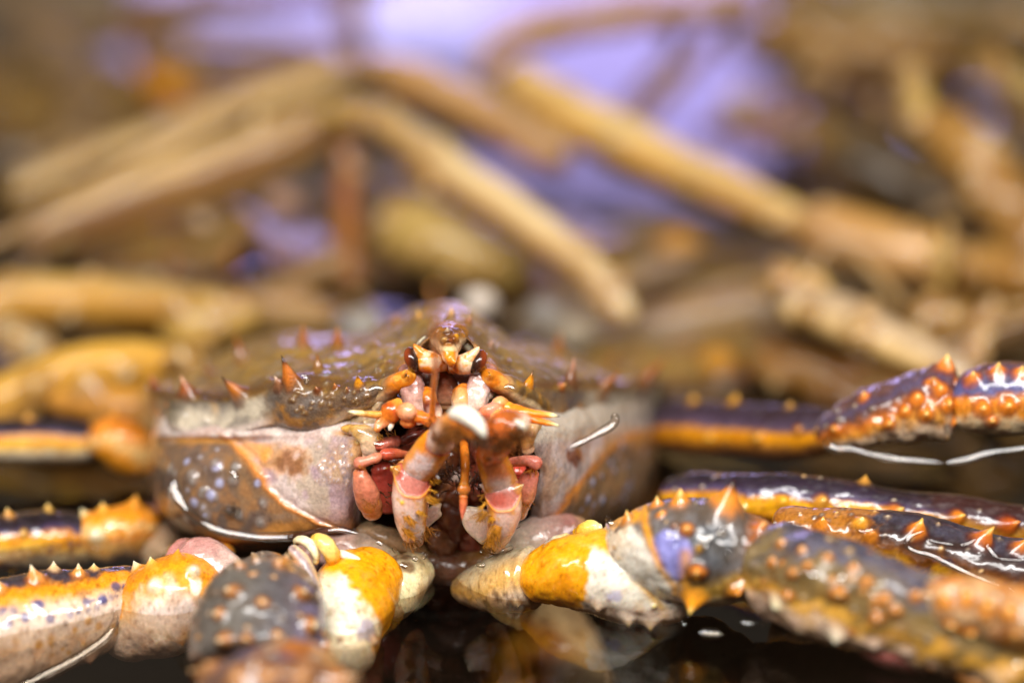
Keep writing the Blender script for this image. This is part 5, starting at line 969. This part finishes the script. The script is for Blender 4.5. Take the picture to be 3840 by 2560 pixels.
far_leg(lg, [(100,920,1.9,30),(230,930,1.85,50),(360,940,1.8,50),(420,960,1.8,30)], [(-1, c('#8a5420')), (0, c('#a8743c')), (1, c('#b8843c'))], name='ischium', seed=34)
far_leg(lg, [(390,820,2.2,20),(425,830,2.1,32),(455,820,2.1,22)], [(-1, c('#c8a04c')), (1, c('#e0c880'))], name='joint_or_glint', seed=35, cap=(.05, .05))
far_leg(lg, [(-20,740,2.6,36),(60,790,2.5,46),(120,830,2.5,32)], [(-1, c('#8a7c64')), (1, c('#a89878'))], name='propodus', seed=36)
far_leg(lg, [(-40,820,3.0,40),(60,830,3.0,50),(160,840,3.0,30)], [(-1, c('#4a3c48')), (1, c('#5c5260'))], name='dactyl', seed=37)
car_copy(b4, (520, 560, 3.9), 0.7, 0.2, tilt=.2)

# crab at the upper left, farthest
b5 = far_crab((200, 250, 7.0), 'farthest crab, a dim grey and brown heap in the upper corner behind the bent legs')
car_copy(b5, (230, 230, 7.4), 0.95, 0.7, tilt=.5)
lg = empty('walking_leg', parent=b5)
far_leg(lg, [(60,60,7.6,30),(140,130,7.4,44),(200,240,7.0,50),(150,340,6.6,50),(70,420,6.4,40)], [(-1, c('#5a4838')), (0, c('#84705c')), (1, c('#6a5a50'))], seed=41)
far_leg(lg, [(330,170,6.8,30),(370,195,6.6,44),(430,210,6.5,44),(470,220,6.5,26)], [(-1, c('#a86c14')), (0, c('#cc8414')), (1, c('#b8781c'))], name='carpus', seed=42)
far_leg(lg, [(450,250,6.5,40),(560,210,6.7,44),(700,175,6.9,40),(790,150,7.0,24)], [(-1, c('#7a5048')), (0, c('#84604f')), (1, c('#84706c'))], name='propodus', seed=43)
far_leg(lg, [(260,20,7.8,30),(330,70,7.6,46),(360,150,7.4,40)], [(-1, c('#3a2018')), (0, c('#4c2c20')), (1, c('#5a3424'))], name='dactyl', seed=44)
far_leg(lg, [(760,-40,7.4,30),(800,20,7.4,36),(815,80,7.4,34),(830,130,7.3,26)], [(-1, c('#5a3828')), (1, c('#7a4c34'))], name='dactyl', seed=45)
lg = empty('walking_leg', parent=b5)
far_leg(lg, [(300,20,7.9,20),(480,-6,7.9,28),(700,-20,7.9,28),(900,-40,7.9,20)], [(-1, c('#5a3430')), (0, c('#6a4038')), (1, c('#7a5048'))], seed=46)
far_leg(lg, [(330,120,7.2,20),(560,130,7.1,26),(780,120,7.1,22)], [(-1, c('#7a5c5c')), (0, c('#80686c')), (1, c('#7c6464'))], name='propodus', seed=47)

# crab at the upper right, far
b6 = far_crab((2000, 150, 6.5), 'far crab, a dim brown tangle of legs along the top right')
car_copy(b6, (2080, 90, 6.8), 0.9, -0.5, tilt=.4)
lg = empty('walking_leg', parent=b6)
far_leg(lg, [(1740,60,6.2,30),(1820,90,6.1,50),(1940,110,6.0,54),(2080,130,5.9,46),(2200,130,5.8,30)], [(-1, c('#5a3818')), (0, c('#7a5834')), (1, c('#84684c'))], seed=51)
far_leg(lg, [(1760,10,6.6,30),(1900,30,6.5,44),(2050,40,6.4,46),(2300,60,6.4,50),(2450,80,6.4,50)], [(-1, c('#5a4018')), (0, c('#6a5028')), (1, c('#74643c'))], name='propodus', seed=52)
far_leg(lg, [(1830,150,5.9,20),(1930,200,5.8,36),(2050,260,5.6,34),(2110,290,5.6,20)], [(-1, c('#2a1614')), (0, c('#402824')), (1, c('#5a4040'))], name='dactyl', seed=53)
lg = empty('walking_leg', parent=b6)
far_leg(lg, [(1850,300,5.2,30),(1930,330,5.1,60),(2050,400,5.0,80),(2160,470,4.9,60),(2220,510,4.9,40)], [(-1, c('#241a10')), (0, c('#30261a')), (1, c('#382c24'))], seed=54)
far_leg(lg, [(2300,200,5.6,40),(2360,300,5.5,60),(2400,420,5.4,60)], [(-1, c('#1c1420')), (1, c('#281c20'))], name='dactyl', seed=55)

# more limbs of the crabs behind, filling the heap between the ones above
def heap(parent, n, x0, x1, y0, y1, pal, seed, z0=-.3, z1=.25, hw=(34, 64), ln=(280, 560), tilt=(-35, 35)):
    rng = np.random.default_rng(seed)
    for k in range(n):
        x, y = rng.uniform(x0, x1), rng.uniform(y0, y1)
        d = (HCAM - rng.uniform(z0, z1)) / (math.sin(PITCH) - math.cos(PITCH) * (1280 - y * K) / 7500) - D
        d = min(d, 11.0)
        a = math.radians(rng.uniform(*tilt)); L = rng.uniform(*ln) / 2; w = rng.uniform(*hw)
        dx, dy = math.cos(a) * L, -math.sin(a) * L; bow = rng.uniform(-18, 18)
        c0, c1, c2 = [c(pal[j]) * rng.uniform(.75, 1.15) for j in rng.integers(0, len(pal), 3)]
        lg = empty('walking_leg', parent=parent)
        far_leg(lg, [(x - dx, y - dy, d, w * .6), (x - dx * .6, y - dy * .6 + bow * .6, d, w), (x, y + bow, d, w), (x + dx * .6, y + dy * .6 + bow * .6, d, w * .95), (x + dx, y + dy, d, w * .6)],
                [(-1, c0 * .7), (-.4, c0), (.2, c1), (.6, c2), (1, c2 * .8)], seed=seed + k, m=30, n=18)
        e = rng.choice([-1, 1])
        far_leg(lg, [(x + e * dx * .9, y + e * dy * .9, d - .05, w * .55), (x + e * dx * 1.25, y + e * dy * 1.1 + 30, d - .05, w * .75), (x + e * dx * 1.6, y + e * dy * .8 + 110, d - .1, w * .55)],
                [(-1, c1 * .7), (0, c1), (1, c2)], seed=seed + k + 50, m=20, n=16, name='carpus')
PB = ['#80603c', '#74543a', '#846a4c', '#8c6a3c', '#7a5c4c', '#94724a']
PG = ['#7a6654', '#847260', '#6c5a50', '#8a745c', '#705644', '#8a7560']
PD = ['#3c2a20', '#4a3424', '#5a4028', '#503c34', '#6a4c24']
heap(b5, 7, -20, 330, 60, 420, PG, 101)
heap(b5, 4, 20, 250, 300, 600, PD, 121)
heap(b1, 6, 250, 760, 470, 660, PB, 141)
heap(b1, 4, 860, 1300, 420, 640, PB, 161)
heap(b4, 4, 350, 900, 660, 720, PB, 181)
heap(b2, 6, 1280, 1700, 560, 720, PG, 201)
heap(b3, 6, 1450, 1800, 690, 860, PG, 221)
heap(b3, 4, 1900, 2350, 640, 860, PD, 241)
heap(b6, 6, 1900, 2400, 240, 500, PD, 261)
heap(b6, 5, 1800, 2400, -20, 180, PB, 281)

PT = ['#a88a5c', '#b89868', '#98784c', '#b09060', '#8a6c4c']
heap(b1, 3, 250, 750, 520, 660, PT, 301, -.3, .2, (13, 24), (420, 700), (-15, 30))
heap(b2, 3, 1450, 1800, 600, 700, PT, 321, -.2, .2, (13, 24), (420, 700), (-30, 15))
heap(b3, 3, 1900, 2400, 640, 820, PT, 341, -.1, .3, (13, 26), (360, 640), (-50, 50))
heap(b6, 5, 1900, 2400, 40, 330, PT, 361, .3, 1.2, (13, 26), (360, 640), (-60, 20))
heap(b5, 4, 0, 420, 60, 380, PT, 381, .3, 1.2, (13, 26), (360, 600), (-20, 60))
heap(b4, 3, 0, 560, 640, 780, PT, 401, .05, .4, (13, 26), (360, 640), (-20, 20))

# ------------------------------------------------------------------ water slivers for meniscus lines and loose glints, shaped to flash the lamp
LAMP = np.array([-0.3, 2.0, 7.0])
def glint_line(pts, r=.010, Vs=None, d=None, lift=.02):
    """Sliver of water clinging along a line: a shallow lens whose face is turned to mirror the lamp into the camera."""
    L = []
    for p in pts:
        x, y = p[:2]; w = p[2] if len(p) > 2 else 1
        dd = p[3] if len(p) > 3 else min([depth_at(v, x, y) for v in Vs]) - lift if Vs is not None else d
        L.append(list(P(x, y, dd)) + [r * w])
    m = max(24, len(L) * 12); A = crom(np.array(L), m); X = A[:, :3]; w = np.maximum(A[:, 3], .001) * 1.5
    w = w * (.95 + .35 * fbm(X, 14, 5, 2))
    fade = np.clip(np.minimum(np.arange(m), np.arange(m)[::-1]) / 5.0, .08, 1) ** .5; w = w * fade
    T = np.gradient(X, axis=0); T /= np.linalg.norm(T, axis=1)[:, None]
    V = []
    for k in range(m):
        best = None
        vc = CAM - X[k]; vc = vc / np.linalg.norm(vc)
        for lx in np.linspace(-7.2, 7.2, 41):
            l = LAMP + np.array([lx, 0, 0]) - X[k]; l = l / np.linalg.norm(l); h = vc + l; h = h / np.linalg.norm(h)
            e = abs(h @ T[k])
            if best is None or e < best[0]: best = (e, h)
        n = best[1] - T[k] * (best[1] @ T[k]); n = n / np.linalg.norm(n); b = np.cross(T[k], n)
        ring = []
        for u in np.linspace(-1, 1, 9): ring.append(X[k] + b * w[k] * u + n * w[k] * .07 * (1 - u * u))
        for u in (.6, 0, -.6): ring.append(X[k] + b * w[k] * u - n * w[k] * .25 * (1 - u * u))
        V.append(ring)
    V = np.array(V)
    return mesh_obj('meniscus_glint', V, grid_faces(m, 12, True), None, 'water_edge', water)
ORIGIN[water.name] = np.array([0, 8.0, 0.0])
glint_line([(648,1795,1.2,.36),(660,1850,1.2,.34),(700,1910,1.1,.31),(760,1958,1,.27),(850,1993,1,.235),(980,2012,1.1,.20),(1100,2009,1.1,.165),(1200,1993,.9,.13),(1270,1984,.7,.11),(1340,1998,.5,.10)], .011)
glint_line([(2306,1548,1.2),(2300,1588,1.2),(2235,1628,1),(2140,1676,.9)], .011, None, .22)
glint_line([(432,2288,.6),(432,2322,.9),(395,2388,1),(290,2462,1.1),(180,2520,1.1),(60,2580,1)], .010, [q3.V])
glint_line([(3098,1640,.9),(3112,1668,1.2),(3150,1682,1),(3190,1680,1),(3260,1700,1.1),(3380,1720,1.1),(3530,1732,.7)], .012, None, .42)
glint_line([(3548,1736,.7),(3640,1716,1),(3700,1698,1),(3860,1676,1)], .012, None, .36)
glint_line([(3462,1990,.5),(3415,2008,.6),(3402,2035,.8),(3425,2062,.8),(3490,2078,1.1),(3560,2112,1.2),(3660,2158,.9),(3860,2228,.8)], .0085, [q4.V])
glint_line([(3470,2010,.5),(3490,2024,.5),(3560,2038,.5),(3620,2040,.5),(3660,2018,.4)], .0075, [q4.V])
glint_line([(3700,2040,.4),(3730,2080,.5),(3770,2096,.5),(3850,2098,.5)], .0075, [q4.V])
glint_line([(2532,2284,.8),(2540,2308,1),(2556,2330,1),(2576,2346,.8)], .009, None, -.26)
glint_line([(2625,2370,1),(2660,2373,1.2),(2705,2375,1)], .010, None, -.30)
glint_line([(2275,1935,.8),(2285,1955,1),(2305,1962,1),(2326,1950,.7)], .008, None, -.14)
glint_line([(3208,1968,.6),(3222,1988,.8),(3250,1990,.8),(3272,1980,.6),(3276,1965,.4)], .007, None, -.14)

for pts, d in (([(1412,2030),(1424,2033),(1436,2040)],.06), ([(1474,2050),(1480,2060),(1488,2070)],.05), ([(1500,2112),(1512,2118),(1528,2126)],.02), ([(1600,2072),(1592,2084),(1584,2094)],.08), ([(1548,2090),(1556,2094),(1566,2096)],.06),  # short glints on wet shell, put in as slivers turned to the lamp
               ([(1800,2066),(1812,2070),(1822,2076)],.05), ([(1786,2112),(1802,2117),(1820,2116)],.08), ([(1915,1980),(1935,1974),(1950,1966)],.08), ([(1885,2066),(1905,2058),(1925,2048)],.06),
               ([(826,1905),(850,1908),(884,1912)],.26), ([(872,1878),(866,1905),(852,1932)],.26), ([(896,1902),(890,1918),(884,1934)],.26), ([(868,1762),(880,1776),(888,1792)],.26), ([(880,2000),(905,2004),(940,2010)],.24),
               ([(750,1478),(790,1492),(830,1500)],.33), ([(1130,1405),(1150,1418),(1145,1440)],.12), ([(1385,1462),(1410,1452),(1440,1458)],-.02), ([(1890,1452),(1910,1448),(1930,1456)],-.02), ([(1400,1660),(1420,1664),(1436,1660)],-.03),
               ([(2690,2010),(2700,1995),(2722,1985)],-.45), ([(2728,2060),(2724,2090),(2730,2110)],-.44), ([(2620,2010),(2645,2022),(2672,2008)],-.44), ([(2620,2060),(2645,2056),(2650,2030)],-.44),
               ([(3010,2150),(3040,2148),(3065,2160)],-.66), ([(3130,2120),(3145,2150),(3165,2175)],-.68), ([(2780,2330),(2800,2334),(2830,2336)],-.36), ([(2850,2330),(2870,2334),(2890,2332)],-.38)):
    ys = np.mean([p[1] for p in pts]); xs = np.mean([p[0] for p in pts])
    src = [CHK_V, CAR_V] if xs < 1400 and ys < 2015 else [CARP_R] if 2500 < xs < 2760 and ys < 2250 else [PROP_R.V] if xs > 2900 else None
    glint_line([(p[0], p[1], .6) for p in pts], .011, src, d, lift=.012)
